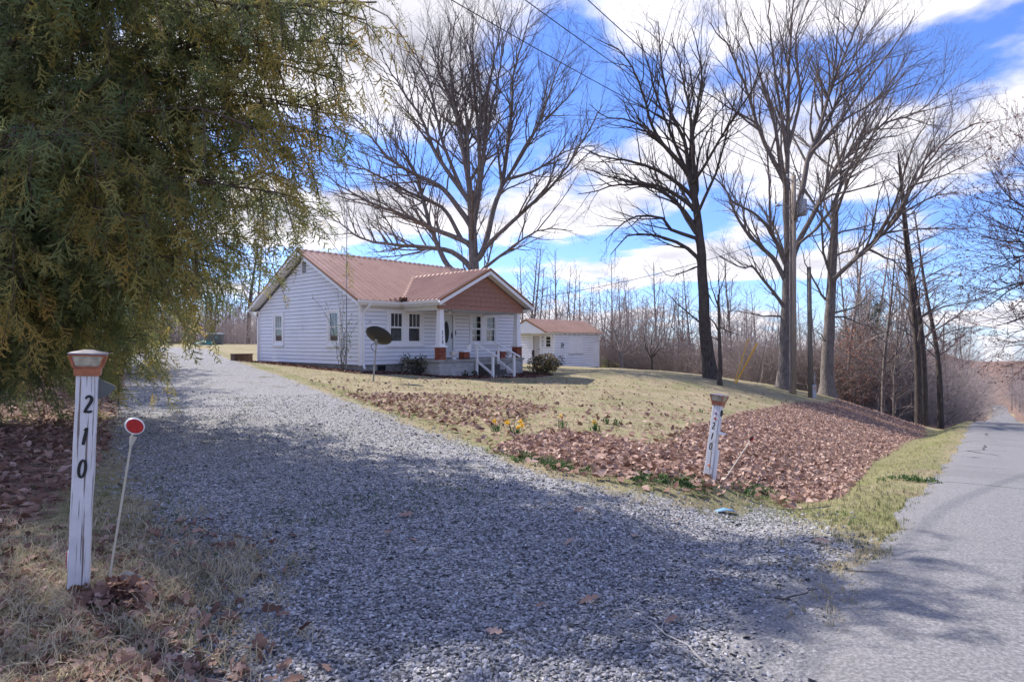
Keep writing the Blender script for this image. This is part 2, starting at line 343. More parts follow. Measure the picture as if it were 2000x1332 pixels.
def sdf(poly, x, y):
    """signed distance, positive inside"""
    d = np.full(x.shape, 1e9); ins = np.zeros(x.shape, bool); n = len(poly)
    for i in range(n):
        a, b = poly[i], poly[(i+1) % n]; ex, ey = b-a; wx, wy = x-a[0], y-a[1]
        t = np.clip((wx*ex+wy*ey)/(ex*ex+ey*ey+1e-12), 0, 1); d = np.minimum(d, np.hypot(wx-ex*t, wy-ey*t))
        c = ((a[1] > y) != (b[1] > y)) & (x < (b[0]-a[0])*(y-a[1])/(b[1]-a[1]+1e-12)+a[0]); ins ^= c
    return np.where(ins, d, -d)
DRIVE = np.vstack([[(-.2, -4), (-1.9, -.5), (-1.55, 1.6)], wpoly([(420, 1230), (400, 1100), (330, 980), (250, 880), (222, 800), (232, 745), (256, 712), (268, 692), (280, 681), (330, 678), (400, 682), (428, 695), (470, 712), (540, 736), (610, 762), (690, 794), (770, 826), (870, 862), (970, 896), (1080, 922), (1210, 948), (1380, 966), (1500, 978), (1600, 1000), (1700, 1040), (1770, 1078)]), [(2.2, 3.4), (1.5, -4)]])
APRON = np.array([(2.9, 4.3), (2.2, 3.75), (1.35, 3.35), (0.9, 2.7), (0.75, 1.5), (0.5, -4), (4, -4), (5, 4)])
BANK = wpoly([(950, 884), (1000, 858), (1090, 838), (1180, 852), (1290, 872), (1340, 838), (1440, 806), (1560, 783), (1620, 785), (1720, 802), (1800, 830), (1812, 850), (1765, 870), (1705, 905), (1668, 950), (1640, 975), (1500, 968), (1380, 955), (1200, 934), (1060, 904)])
LEFTL = np.vstack([wpoly([(0, 1060), (110, 985), (200, 900), (222, 830), (236, 775), (246, 730), (250, 700)]), [(-16, 24), (-24, 24), (-24, 4), (-6, 3)]])
LITTER = wpoly([(640, 772), (820, 770), (1000, 780), (1080, 800), (1000, 835), (900, 835), (760, 810)])
HA = math.atan2(.744, .668); HP = Vector((-6.1, 24.3, 0)); HU = np.array([math.cos(HA), math.sin(HA)]); HV = np.array([-math.sin(HA), math.cos(HA)])
def house_st(x, y): dx, dy = x-HP.x, y-HP.y; return dx*HU[0]+dy*HU[1], dx*HV[0]+dy*HV[1]
def house_w(s, t, z=0): return Vector((HP.x+s*HU[0]+t*HV[0], HP.y+s*HU[1]+t*HV[1], z))
BED = np.array([tuple(house_w(*p))[:2] for p in ((-1.0, 9), (-.9, -.1), (.4, -.9), (1.4, -1.2), (1.7, -3.4), (4, -3.7), (6.3, -3.9), (8.3, -3.4), (8.4, -1), (9, .5), (0, .5), (.3, 8.7))])
def woodfloor(x, y):
    u = np.degrees(np.arctan2(x, np.maximum(y, .01))); edge = np.interp(u, [-60, -32, -22, 0, 8, 14, 22, 27, 31, 36, 40, 90], [40, 66, 68, 66, 58, 56, 47, 42, 38, 34, 300, 300]); t, q = road_st(x, y)
    return sst(-1.5, 1.5, y-edge)*(q < -1.6)+(q > ROADW+1.5)*1.0+((t > 45) & (np.abs(q-ROADW/2) > ROADW/2+.2))*1.0+(t > 325)*1.0
def masks(x, y):
    g = sdf(DRIVE, x, y); rt = sst(-.6, .8, x); return dict(gravel=sst(-.75+.4*rt, .45+.5*rt, g), leafy=np.clip(sst(-.3, .4, sdf(BANK, x, y))+sst(-.25, .2, sdf(BED, x, y))+sst(-.8, .8, sdf(LEFTL, x, y))+0.35*sst(-.4, .6, sdf(LITTER, x, y))+woodfloor(x, y), 0, 1),
        apron=sst(-.35, .3, sdf(APRON, x, y)), green=np.clip(np.exp(-((road_st(x, y)[1]+1.0)/1.1)**2)*sst(3, 5, y)+.8*np.exp(-((g+.55)/.5)**2), 0, 1))

def m_ground():
    s = NT('ground'); v = s.tc.outputs['Object']; big = s.noise(0.35, 5, vec=v); mid = s.noise(1.8, 6, 0.65, vec=v); fine = s.noise(14, 5, 0.7, vec=v); vf = s.noise(60, 3, 0.7, vec=v)
    grass = s.ramp(s.math('ADD', s.math('MULTIPLY', mid, 0.6), s.math('MULTIPLY', fine, 0.4)), [(0.30, (0.125, 0.105, 0.06)), (0.45, (0.26, 0.215, 0.13)), (0.58, (0.365, 0.305, 0.20)), (0.72, (0.44, 0.38, 0.26))])
    grass = s.mix(s.math('MULTIPLY', s.step(s.noise(0.9, 6, 0.65, vec=v), 0.47, 0.64), 0.6), grass, s.ramp(vf, [(0.3, (0.10, 0.13, 0.035)), (0.7, (0.20, 0.21, 0.075))]))
    green = s.ramp(fine, [(0.3, (0.07, 0.085, 0.025)), (0.7, (0.17, 0.19, 0.05))])
    gm = s.step(s.math('ADD', s.attr('green'), s.math('MULTIPLY', s.math('SUBTRACT', mid, 0.5), 1.6)), 0.45, 0.95)
    grass = s.mix(s.math('MULTIPLY', gm, 0.55), grass, green)
    vo = s.n('ShaderNodeTexVoronoi'); vo.inputs['Scale'].default_value = 52; s.l(v, vo.inputs['Vector'])
    sepc = s.n('ShaderNodeSeparateColor'); s.l(vo.outputs['Color'], sepc.inputs[0])
    gr = s.ramp(sepc.outputs[0], [(0.0, (0.15, 0.15, 0.152)), (0.5, (0.33, 0.325, 0.335)), (1.0, (0.52, 0.51, 0.525))])
    gr = s.mix(s.step(vo.outputs['Distance'], 0.45, 0.75), gr, (0.10, 0.095, 0.09))
    gr = s.mix(s.math('MULTIPLY', s.step(s.noise(1.1, 6, 0.7, vec=v), 0.56, 0.72), 0.6), gr, s.ramp(fine, [(0.35, (0.055, 0.05, 0.035)), (0.65, (0.13, 0.135, 0.05))]))
    vl = s.n('ShaderNodeTexVoronoi'); vl.inputs['Scale'].default_value = 17; s.l(v, vl.inputs['Vector'])
    sl_ = s.n('ShaderNodeSeparateColor'); s.l(vl.outputs['Color'], sl_.inputs[0])
    lf = s.ramp(sl_.outputs[0], [(0.0, (0.08, 0.045, 0.036)), (0.5, (0.19, 0.115, 0.09)), (1.0, (0.34, 0.23, 0.18))])
    ap = s.ramp(s.noise(55, 5, 0.85, vec=v), [(0.30, (0.075, 0.075, 0.08)), (0.5, (0.205, 0.20, 0.205)), (0.70, (0.40, 0.39, 0.395))])
    w = s.math('MULTIPLY', s.math('SUBTRACT', s.math('ADD', s.math('MULTIPLY', mid, .6), s.math('MULTIPLY', fine, .4)), 0.5), 1.8)
    c = s.mix(s.step(s.math('ADD', s.attr('gravel'), w), 0.35, 0.65), grass, gr)
    c = s.mix(s.step(s.math('ADD', s.attr('leafy'), w), 0.40, 0.65), c, lf)
    c = s.mix(s.step(s.math('ADD', s.attr('apron'), w), 0.35, 0.7), c, ap)
    s.base(c); s.bump(s.math('ADD', s.math('MULTIPLY', vo.outputs['Distance'], -0.6), fine), 0.6, 0.02); MATS['ground'] = s.set(0.95, spec=0.15)
def m_asphalt():
    s = NT('asphalt'); v = s.tc.outputs['Object']; f = s.noise(55, 5, 0.85, vec=v)
    c = s.ramp(f, [(0.30, (0.075, 0.075, 0.08)), (0.5, (0.205, 0.20, 0.205)), (0.70, (0.40, 0.39, 0.395))])
    c = s.mix(s.math('MULTIPLY', s.step(s.noise(0.5, 5, 0.6, vec=v), 0.45, 0.7), 0.35), c, (0.13, 0.128, 0.13))
    dn = s.noise(1.1, 4, vec=v, out='Color'); mv = s.mix(0.25, v, dn)
    cr = s.n('ShaderNodeTexVoronoi', feature='DISTANCE_TO_EDGE'); cr.inputs['Scale'].default_value = 0.55; s.l(mv, cr.inputs['Vector'])
    crack = s.math('MULTIPLY', s.math('SUBTRACT', 1.0, s.step(cr.outputs['Distance'], 0.004, 0.014)), s.step(s.noise(0.6, 3, vec=v), 0.45, 0.6))
    c = s.mix(crack, c, (0.03, 0.03, 0.03)); s.base(c); s.bump(s.math('SUBTRACT', f, crack), 0.6, 0.008); MATS['asphalt'] = s.set(0.9, spec=0.2)
m_ground(); m_asphalt()
def build_ground():
    a = np.concatenate([np.arange(-180, -62, 4.0), np.arange(-60, 60, 0.5), np.arange(62, 180, 4.0)]); a = np.radians(a)
    r = np.concatenate([[0.25], np.geomspace(0.8, 1200, 210)]); A, Rr = np.meshgrid(a, r, indexing='ij'); x = Rr*np.sin(A); y = Rr*np.cos(A); z = H(x, y)
    n, m = A.shape; idx = np.arange(n*m).reshape(n, m); nx = np.roll(idx, -1, 0)
    Fq = np.stack([idx[:, :-1], idx[:, 1:], nx[:, 1:], nx[:, :-1]], -1).reshape(-1, 4)[:, ::-1]
    V = np.stack([x, y, z], -1).reshape(-1, 3); V = np.vstack([V, [[0, 0, h1(0, 0)]]]); c = len(V)-1
    Ft = np.stack([idx[:, 0], nx[:, 0], np.full(n, c)], -1)[:, ::-1]
    mk = masks(V[:, 0], V[:, 1])
    tag(mesh_np('ground', V, [Fq, Ft], 'ground', attrs=mk, smooth=True), 'lawn, verge and driveway ground', None, kind='structure')
    ts = np.concatenate([np.linspace(-12, 4, 50), np.linspace(4.3, 40, 120), np.linspace(41, 330, 150)]); qs = np.concatenate([[-.22], np.linspace(0, ROADW, 12), [ROADW+.2]])
    T, Q = np.meshgrid(ts, qs, indexing='ij'); jag = 0.04*np.sin(T*2.1)+0.03*np.sin(T*5.7+1)+0.02*np.sin(T*13.1); Q = np.where(Q < .3, Q+jag, Q); X = RP[0]+T*RD[0]+Q*RN[0]; Y = RP[1]+T*RD[1]+Q*RN[1]
    Z = road_z(T)+0.01-0.05*(Q < -.1)-0.05*(Q > ROADW+.1)+0.05*np.sin(np.clip(Q/ROADW, 0, 1)*np.pi); n, m = T.shape; idx = np.arange(n*m).reshape(n, m)
    Fq = np.stack([idx[:-1, :-1], idx[:-1, 1:], idx[1:, 1:], idx[1:, :-1]], -1).reshape(-1, 4)[:, ::-1]
    tag(mesh_np('road', np.stack([X, Y, Z], -1), [Fq], 'asphalt', smooth=True), 'worn grey asphalt road running downhill to the right', None, kind='structure')
build_ground()

# ---------------------------------------------------------------- houses
def siding(parent, wall_len, z0, z1, openings, axis, flip, course=0.167, gable=None, mat='siding', off=0.0, thick=0.034):
    """one board per course and gap; axis 'x' runs along the front (y = off), 'y' along the side (x = off)"""
    z = z0; k = 0
    while z < z1-0.01:
        zt = min(z+course, z1); lo, hi = 0.0, wall_len
        if gable:
            zm = z+course*0.15
            if zm > gable[0]:
                half = (gable[1]-zm)/(gable[1]-gable[0])*wall_len/2
                if half < 0.12: break
                lo, hi = wall_len/2-half, wall_len/2+half
        segs = [(lo, hi)]; tz = wall_len/2
        if gable and zt > gable[0]: tz = max(0.03, (gable[1]-zt)/(gable[1]-gable[0])*wall_len/2)
        for (a, b, c, d) in openings:
            if zt > c+0.02 and z < d-0.02:
                ns = []
                for (p, q) in segs:
                    if b <= p or a >= q: ns.append((p, q)); continue
                    if a > p: ns.append((p, a))
                    if b < q: ns.append((b, q))
                segs = ns
        for (p, q) in segs:
            if q-p < 0.03: continue
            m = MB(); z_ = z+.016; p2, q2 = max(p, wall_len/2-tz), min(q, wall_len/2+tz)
            if q2 < p2: p2 = q2 = min(max(wall_len/2, p), q)
            if axis == 'x':
                y = off; m.hexa([(p, y, z_), (q, y, z_), (q, y-thick, z_), (p, y-thick, z_)][::-1], [(p, y, zt), (q, y, zt), (q, y-0.005, zt), (p, y-0.005, zt)][::-1])
            else:
                x = off; sg = -1 if not flip else 1
                m.hexa([(x, p, z_), (x, q, z_), (x+sg*thick, q, z_), (x+sg*thick, p, z_)], [(x, p2, zt), (x, q2, zt), (x+sg*0.005, q2, zt), (x+sg*0.005, p2, zt)])
            m.build('siding_board', mat, parent)
        for (a, b, c, d) in openings:                         # narrow pieces left above and below an opening
            if not (zt > c+0.02 and z < d-0.02): continue
            for r, t in ((z+.016, c), (d, zt)):
                if t-r > .015 and r >= z and t <= zt+1e-6:
                    (MB().box(a, b, off-.026, off, r, t) if axis == 'x' else MB().box(off-.026, off, a, b, r, t)).build('siding_board', mat, parent)
        z = zt; k += 1
def frame_rect(m, axis, off, a, b, c, d, w, depth, sill=True):
    """trim round an opening: depth proud of the plane 'off' (towards the viewer)"""
    def bx(p, q, r, s_):
        if axis == 'x': m.box(p, q, off-depth, off+0.02, r, s_)
        else: m.box(off-depth, off+0.02, p, q, r, s_)
    bx(a, a+w, c, d); bx(b-w, b, c, d); bx(a+w, b-w, d-w, d); bx(a+w, b-w, c, c+w*.7)
    if sill:
        if axis == 'x': m.box(a-.03, b+.03, off-depth-.04, off, c-.035, c)
        else: m.box(off-depth-.04, off, a-.03, b+.03, c-.035, c)
def window(parent, axis, off, outer, sashes, zs, lites_top, lites_low, curtain, label=None):
    a, b, c, d = outer; m = MB(); frame_rect(m, axis, off, a, b, c, d, 0.11, 0.048)
    for (p, q), (p2, q2) in zip(sashes[:-1], sashes[1:]):
        if axis == 'x': m.box(q, p2, off-0.03, off+0.02, c+.075, d-.11)
        else: m.box(off-0.03, off+0.02, q, p2, c+.075, d-.11)
    lo, hi = a+.11, b-.11
    for e0, e1 in ((lo, sashes[0][0]), (sashes[-1][1], hi)):
        if e1-e0 > .005:
            if axis == 'x': m.box(e0, e1, off-0.028, off+0.02, c+.075, d-.11)
            else: m.box(off-0.028, off+0.02, e0, e1, c+.075, d-.11)
    for e0, e1 in ((c+.07, zs[0]), (zs[1], d-.10)):
        if e1-e0 > .005:
            if axis == 'x': m.box(lo, hi, off-0.026, off+0.02, e0, e1)
            else: m.box(off-0.026, off+0.02, lo, hi, e0, e1)
    w = m.build('window', 'trim', parent, bevel=0.004)
    if label: w['label'] = label
    z0, z1 = zs; zm = z0+(z1-z0)*0.5
    def bb(mb, p, q, r, t, y0, y1):
        if axis == 'x': mb.box(p, q, off+y0, off+y1, r, t)
        else: mb.box(off+y0, off+y1, p, q, r, t)
    for (p, q) in sashes:
        for (r, t, yb, lit) in ((z0, zm, 0.01, lites_low), (zm, z1, -0.012, lites_top)):
            s_ = MB(); fw = .035
            bb(s_, p, p+fw, r, t, yb-.015, yb+.02); bb(s_, q-fw, q, r, t, yb-.015, yb+.02); bb(s_, p+fw, q-fw, t-fw, t, yb-.015, yb+.02); bb(s_, p+fw, q-fw, r, r+fw, yb-.015, yb+.02)
            s_.build('sash', 'trim', w)
            nx, nz = lit; mu = MB()
            for i in range(1, nx): e = p+fw+(q-p-2*fw)*i/nx; bb(mu, e-.011, e+.011, r+fw, t-fw, yb-.008, yb+.008)
            for j in range(1, nz): e = r+fw+(t-r-2*fw)*j/nz; bb(mu, p+fw, q-fw, e-.011, e+.011, yb-.0065, yb+.0065)
            if nx*nz > 1: mu.build('muntin', 'trim', w)
            g = MB(); bb(g, p+fw-.004, q-fw+.004, r+fw-.004, t-fw+.004, yb, yb+.003); g.build('pane', 'glass', w)
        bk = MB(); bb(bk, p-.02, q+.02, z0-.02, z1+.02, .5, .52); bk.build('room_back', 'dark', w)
        if curtain:
            n = 40; e = np.linspace(p, q, n); dy = .09+.022*np.sin(np.linspace(0, 31, n)+p*9)+.01*np.sin(np.linspace(0, 63, n)); V = []
            for zz, k in ((z0, 1.25), (z1, 1.0)):
                for i in range(n): V.append((e[i], off+dy[i]*k, zz) if axis == 'x' else (off+dy[i]*k, e[i], zz))
            mesh_np('curtain', V, [[(i, i+1, n+i+1, n+i) for i in range(n-1)]], 'curtain', w, smooth=True)
    return w
def wall_slab(m, axis, off, thick, L, z0, z1, openings):
    """solid wall left standing round its openings; thick is signed along the wall's inward normal"""
    xs = sorted({0.0, L, *[o[0] for o in openings], *[o[1] for o in openings]}); zs = sorted({z0, z1, *[o[2] for o in openings], *[o[3] for o in openings]})
    for p, q in zip(xs[:-1], xs[1:]):
        for r, t in zip(zs[:-1], zs[1:]):
            if any(o[0]-1e-6 <= p and q <= o[1]+1e-6 and o[2]-1e-6 <= r and t <= o[3]+1e-6 for o in openings): continue
            if axis == 'x': m.box(p, q, off, off+thick, r, t)
            else: m.box(off, off+thick, p, q, r, t)
def rib_panel(parent, o, e1, L, e2, W, n, nrm, cut0=0.0, cut1=0.0, ribs=3, rh=0.075):
    """one sheet of ribbed roofing: o eave corner, e1 up the slope (length L), e2 across (width W); cut0/cut1 lift the lower edge along e1"""
    o, e1, e2, n = Vector(o), Vector(e1), Vector(e2), Vector(nrm); m = MB()
    def P(a, b, h): return o+e1*a+e2*b+n*h
    def lo(b): return cut0+(cut1-cut0)*b/W
    m.hexa([P(lo(0), 0, 0), P(lo(W), W, 0), P(L, W, 0), P(L, 0, 0)], [P(lo(0), 0, .012), P(lo(W), W, .012), P(L, W, .012), P(L, 0, .012)])
    for i in range(ribs):
        b = W*(i+.5)/ribs; w = .045
        if lo(b) > L-.05: continue
        for h, ww in ((rh, w),):
            m.hexa([P(lo(b-ww), b-ww, .012), P(lo(b+ww), b+ww, .012), P(L, b+ww, .012), P(L, b-ww, .012)], [P(lo(b), b-ww*.45, h), P(lo(b), b+ww*.45, h), P(L, b+ww*.45, h), P(L, b-ww*.45, h)])
    return m.build('roof_panel', 'roofmetal', parent)

def build_house():
    hb = empty('farmhouse', (HP.x, HP.y, 0), HA, 'white clapboard farmhouse with a copper coloured metal roof and front porch', 'house')
    Lf, Ls, zb, ze = 9.45, 8.7, 0.38, 2.86
    pitch = 2.45/4.75; ridge_z = 5.45; ridge_y = 4.35
    WF = [(1.28, 3.27, 1.15, 2.66), (6.08, 8.0, 1.22, 2.70)]; DOOR = (4.12, 5.12, .62, 2.68); WS = [(1.43, 2.45, 1.15, 2.72), (6.2, 7.28, 1.15, 2.72)]
    # the walls
    m = MB(); wall_slab(m, 'x', 0, .15, Lf, zb, ze, [(a+.05, b-.05, c+.03, d-.05) for a, b, c, d in WF]+[(DOOR[0], DOOR[1], DOOR[2], DOOR[3])])
    wall_slab(m, 'y', 0.0, .15, Ls, zb, ze, [(a+.05, b-.05, c+.03, d-.05) for a, b, c, d in WS])
    gt = ze+pitch*(Ls/2)-.02; m.hexa([(0, 0, ze), (0, Ls, ze), (0, Ls/2, gt)], [(.15, 0, ze), (.15, Ls, ze), (.15, Ls/2, gt)]); wall = m.build('wall', 'lapshade', hb)
    MB().box(Lf-.15, Lf, .152, Ls, zb, ze).hexa([(Lf-.15, .152, ze), (Lf-.15, Ls, ze), (Lf-.15, Ls/2, gt)], [(Lf, .152, ze), (Lf, Ls, ze), (Lf, Ls/2, gt)]).build('wall', 'siding', hb); MB().box(.152, Lf-.152, Ls-.15, Ls, zb, ze).build('wall', 'siding', hb)
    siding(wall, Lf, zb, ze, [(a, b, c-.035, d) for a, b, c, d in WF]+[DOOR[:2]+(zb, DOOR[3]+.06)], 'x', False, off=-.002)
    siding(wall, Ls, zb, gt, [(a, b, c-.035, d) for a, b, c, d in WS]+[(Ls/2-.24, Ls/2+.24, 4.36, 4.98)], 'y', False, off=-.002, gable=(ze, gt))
    MB().box(-.045, .07, -.045, .07, zb-.01, ze).build('corner_board', 'trim', hb); MB().box(-.045, .07, Ls-.07, Ls+.045, zb-.01, ze).build('corner_board', 'trim', hb)
    MB().box(Lf-.07, Lf+.045, -.045, .07, zb-.01, ze).build('corner_board', 'trim', hb)
    m = MB(); frame_rect(m, 'y', -.004, Ls/2-.24, Ls/2+.24, 4.36, 4.98, .05, .03, False); v = m.build('gable_vent', 'trim', hb)
    for i in range(7): MB().hexa([(-.02, Ls/2-.19, 4.42+i*.07), (-.02, Ls/2+.19, 4.42+i*.07), (.02, Ls/2+.19, 4.46+i*.07), (.02, Ls/2-.19, 4.46+i*.07)], [(-.016, Ls/2-.19, 4.43+i*.07), (-.016, Ls/2+.19, 4.43+i*.07), (.024, Ls/2+.19, 4.47+i*.07), (.024, Ls/2-.19, 4.47+i*.07)]).build('slat', 'trim', v)
    f = MB().box(.05, Lf-.05, .05, Ls-.05, -.75, zb); fo = f.build('foundation', 'concrete', hb)
    m = MB(); frame_rect(m, 'x', .045, .86, 1.26, .13, .34, .03, .01, False); m.box(.88, 1.24, .03, .048, .15, .32); m.build('crawl_vent', 'dark', hb)
    # windows and door
    window(hb, 'x', -.004, WF[0], [(1.46, 2.09), (2.42, 3.07)], (1.33, 2.56), (3, 1), (1, 1), True, 'paired sash window with grey curtains left of the porch')
    window(hb, 'x', -.004, WF[1], [(6.25, 6.86), (7.22, 7.83)], (1.34, 2.58), (2, 2), (2, 2), False, 'paired dark sash window under the porch roof')
    window(hb, 'y', -.004, WS[0], [(1.6, 2.26)], (1.34, 2.58), (3, 1), (1, 1), True); window(hb, 'y', -.004, WS[1], [(6.4, 7.06)], (1.34, 2.58), (3, 1), (1, 1), True)
    m = MB(); frame_rect(m, 'x', -.004, *DOOR, .1, .048, False); d = m.build('door', 'trim', hb, bevel=.004)
    MB().box(DOOR[0]+.1, DOOR[1]-.1, .03, .07, DOOR[2]+.07, DOOR[3]-.1).build('door_leaf', 'doorpaint', d)
    cx, cz = (DOOR[0]+DOOR[1])/2, 1.78; el = [(cx+.19*math.cos(i/24*2*math.pi), cz+.52*math.sin(i/24*2*math.pi)) for i in range(24)]
    m = MB(); m.hexa([(x, .028, z) for x, z in el], [(x, .02, z) for x, z in el]); m.build('oval_glass', 'dish', d)
    m = MB()
    for i in range(24): m.bar((el[i][0], .02, el[i][1]), (el[(i+1) % 24][0], .02, el[(i+1) % 24][1]), .03)
    m.build('oval_trim', 'doorpaint', d); MB().box(DOOR[1]-.17, DOOR[1]-.13, -.01, .03, 1.5, 1.75).build('door_handle', 'black', d)
    MB().box(DOOR[1]+.02, DOOR[1]+.06, -.05, -.025, 1.65, 1.85).build('door_bell', 'black', hb)
    # main roof
    th = math.atan(pitch); c_, s_ = math.cos(th), math.sin(th); SLR = 4.75/c_
    roof = MB().hexa([(-.38, -.38, 2.95), (Lf+.38, -.38, 2.95), (Lf+.38, 4.35, 5.39), (-.38, 4.35, 5.39)], [(-.38, -.38, 2.99), (Lf+.38, -.38, 2.99), (Lf+.38, 4.35, 5.43), (-.38, 4.35, 5.43)]).hexa([(-.38, 9.08, 2.95), (-.38, 4.36, 5.39), (Lf+.38, 4.36, 5.39), (Lf+.38, 9.08, 2.95)], [(-.38, 9.08, 2.99), (-.38, 4.36, 5.43), (Lf+.38, 4.36, 5.43), (Lf+.38, 9.08, 2.99)]).build('roof', 'soffit', hb)
    nP = 11; W = (Lf+.8)/nP
    for i in range(nP):
        rib_panel(roof, (-.4+i*W, -.4, 3.0), (0, c_, s_), SLR, (1, 0, 0), W-.004, None, (0, -s_, c_))
        rib_panel(roof, (-.4+i*W, 9.1, 3.0), (0, -c_, s_), SLR, (1, 0, 0), W-.004, None, (0, s_, c_))
    MB().hexa([(-.41, 4.2, 5.405), (-.41, 4.35, 5.485), (-.41, 4.5, 5.405), (-.41, 4.35, 5.45)], [(Lf+.41, 4.2, 5.405), (Lf+.41, 4.35, 5.485), (Lf+.41, 4.5, 5.405), (Lf+.41, 4.35, 5.45)]).build('ridge_cap', 'drip', roof)
    for x0, x1 in ((-.44, -.39), (Lf+.39, Lf+.44)):
        for y0 in (-.4, 9.1):
            m = MB(); m.hexa([(x0, y0, 2.93), (x0, 4.35, 5.38), (x0, 4.35, 5.475), (x0, y0, 3.025)], [(x1, y0, 2.93), (x1, 4.35, 5.38), (x1, 4.35, 5.475), (x1, y0, 3.025)]); m.build('rake_trim', 'drip', roof)
            m = MB(); k = .012 if x0 < 0 else -.012; m.hexa([(x0+k, y0, 2.80), (x0+k, 4.35, 5.25), (x0+k, 4.35, 5.378), (x0+k, y0, 2.928)], [(x1+k, y0, 2.80), (x1+k, 4.35, 5.25), (x1+k, 4.35, 5.378), (x1+k, y0, 2.928)]); m.build('rake_board', 'trim', roof)
        m = MB(); xa, xb = (-.39, -.03) if x0 < 0 else (Lf+.03, Lf+.39)
        for y0, y1 in ((-.38, 4.35), (9.08, 4.35)): m.hexa([(xa, y0, 2.82), (xb, y0, 2.82), (xb, y1, 5.25), (xa, y1, 5.25)], [(xa, y0, 2.84), (xb, y0, 2.84), (xb, y1, 5.27), (xa, y1, 5.27)])
        m.build('rake_soffit', 'soffit', roof)
    MB().box(-.39, Lf+.39, -.37, -.005, 2.82, 2.84).box(-.39, Lf+.39, -.385, -.365, 2.80, 2.95).box(-.39, Lf+.39, 8.705, 9.07, 2.82, 2.84).box(-.39, Lf+.39, 9.065, 9.085, 2.80, 2.95).build('eave_board', 'soffit', roof)
    # porch
    s0, s1, dp, zf = 2.1, 7.2, 2.4, .6; mid = 4.62
    pr_z, pe_z, hw = 4.43, 2.99, 2.84; ps = (pr_z-pe_z)/hw; pt = math.atan(ps); pc, pn = math.cos(pt), math.sin(pt); PL = hw/pc; yf = -2.8
    proof = MB()
    for sg in (-1, 1):
        e = mid+sg*(hw-.02); yb = 2.3
        proof.hexa([(e, yf+.02, pe_z-.045), (mid, yf+.02, pr_z-.055), (mid, yb, pr_z-.055), (e, -.4, pe_z-.045)], [(e, yf+.02, pe_z-.012), (mid, yf+.02, pr_z-.022), (mid, yb, pr_z-.022), (e, -.4, pe_z-.012)])
    proof = proof.build('porch_roof', 'soffit', hb)
    yv = lambda z: -.4+(z-3.0)/pitch                              # where the main roof reaches height z
    ytop = yv(pr_z); edges = list(np.linspace(yf, -.4, 4))+list(np.linspace(-.4, ytop, 4))[1:]
    for sg in (-1, 1):
        for y0, y1 in zip(edges[:-1], edges[1:]):
            c0 = max(0, (y0+.4)*pitch/pn); c1 = max(0, (y1+.4)*pitch/pn)
            if sg < 0: rib_panel(proof, (mid-hw, y0, pe_z+.012), (pc, 0, pn), PL, (0, 1, 0), y1-y0-.004, None, (-pn, 0, pc), min(c0, PL), min(c1, PL), ribs=3)
            else: rib_panel(proof, (mid+hw, y0, pe_z+.012), (-pc, 0, pn), PL, (0, 1, 0), y1-y0-.004, None, (pn, 0, pc), min(c0, PL), min(c1, PL), ribs=3)
    MB().hexa([(mid-.15, yf, pr_z-.035), (mid, yf, pr_z+.065), (mid+.15, yf, pr_z-.035), (mid, yf, pr_z+.02)], [(mid-.15, ytop, pr_z-.035), (mid, ytop, pr_z+.065), (mid+.15, ytop, pr_z-.035), (mid, ytop, pr_z+.02)]).build('ridge_cap', 'roofmetal', proof)
    for sg in (-1, 1):
        MB().bar((mid+sg*hw, -.42, pe_z+.06), (mid+sg*.02, ytop-.02, pr_z+.06), .13, .03).build('valley_flashing', 'roofmetal', proof)
        e = mid+sg*(hw+.01)
        m = MB(); m.hexa([(e, yf-.045, pe_z-.06), (mid, yf-.045, pr_z-.06), (mid, yf-.045, pr_z+.05), (e, yf-.045, pe_z+.05)], [(e, yf, pe_z-.06), (mid, yf, pr_z-.06), (mid, yf, pr_z+.05), (e, yf, pe_z+.05)]); m.build('rake_trim', 'drip', proof)
        m = MB(); m.hexa([(e, yf-.03, pe_z-.21), (mid, yf-.03, pr_z-.21), (mid, yf-.03, pr_z-.062), (e, yf-.03, pe_z-.062)], [(e, yf+.01, pe_z-.21), (mid, yf+.01, pr_z-.21), (mid, yf+.01, pr_z-.062), (e, yf+.01, pe_z-.062)]); m.build('rake_board', 'trim', proof)
        m = MB(); m.hexa([(e, yf+.012, pe_z-.19), (mid, yf+.012, pr_z-.19), (mid, -2.46, pr_z-.19), (e, -2.46, pe_z-.19)], [(e, yf+.012, pe_z-.17), (mid, yf+.012, pr_z-.17), (mid, -2.46, pr_z-.17), (e, -2.46, pe_z-.17)]); m.build('rake_soffit', 'soffit', proof)
        xa, xb = sorted((mid+sg*(hw-.02), mid+sg*(hw-.32))); MB().box(xa, xb, yf+.02, -.39, pe_z-.19, pe_z-.172).box(*sorted((mid+sg*(hw-.02), mid+sg*(hw-.0))), yf+.02, -.41, pe_z-.2, pe_z-.046).build('eave_board', 'soffit', proof)
    # tan shakes in the porch gable, one piece each
    g0, g1, zb2 = s0-.02, s1+.02, 2.66; gab = MB().hexa([(g0, -2.40, zb2), (g1, -2.40, zb2), (g1, -2.40, 2.87), (mid, -2.40, pr_z-.2), (g0, -2.40, 2.87)], [(g0, -2.28, zb2), (g1, -2.28, zb2), (g1, -2.28, 2.87), (mid, -2.28, pr_z-.2), (g0, -2.28, 2.87)]).build('porch_gable', 'shake', hb)
    ch = .205; r_ = random.Random(3)
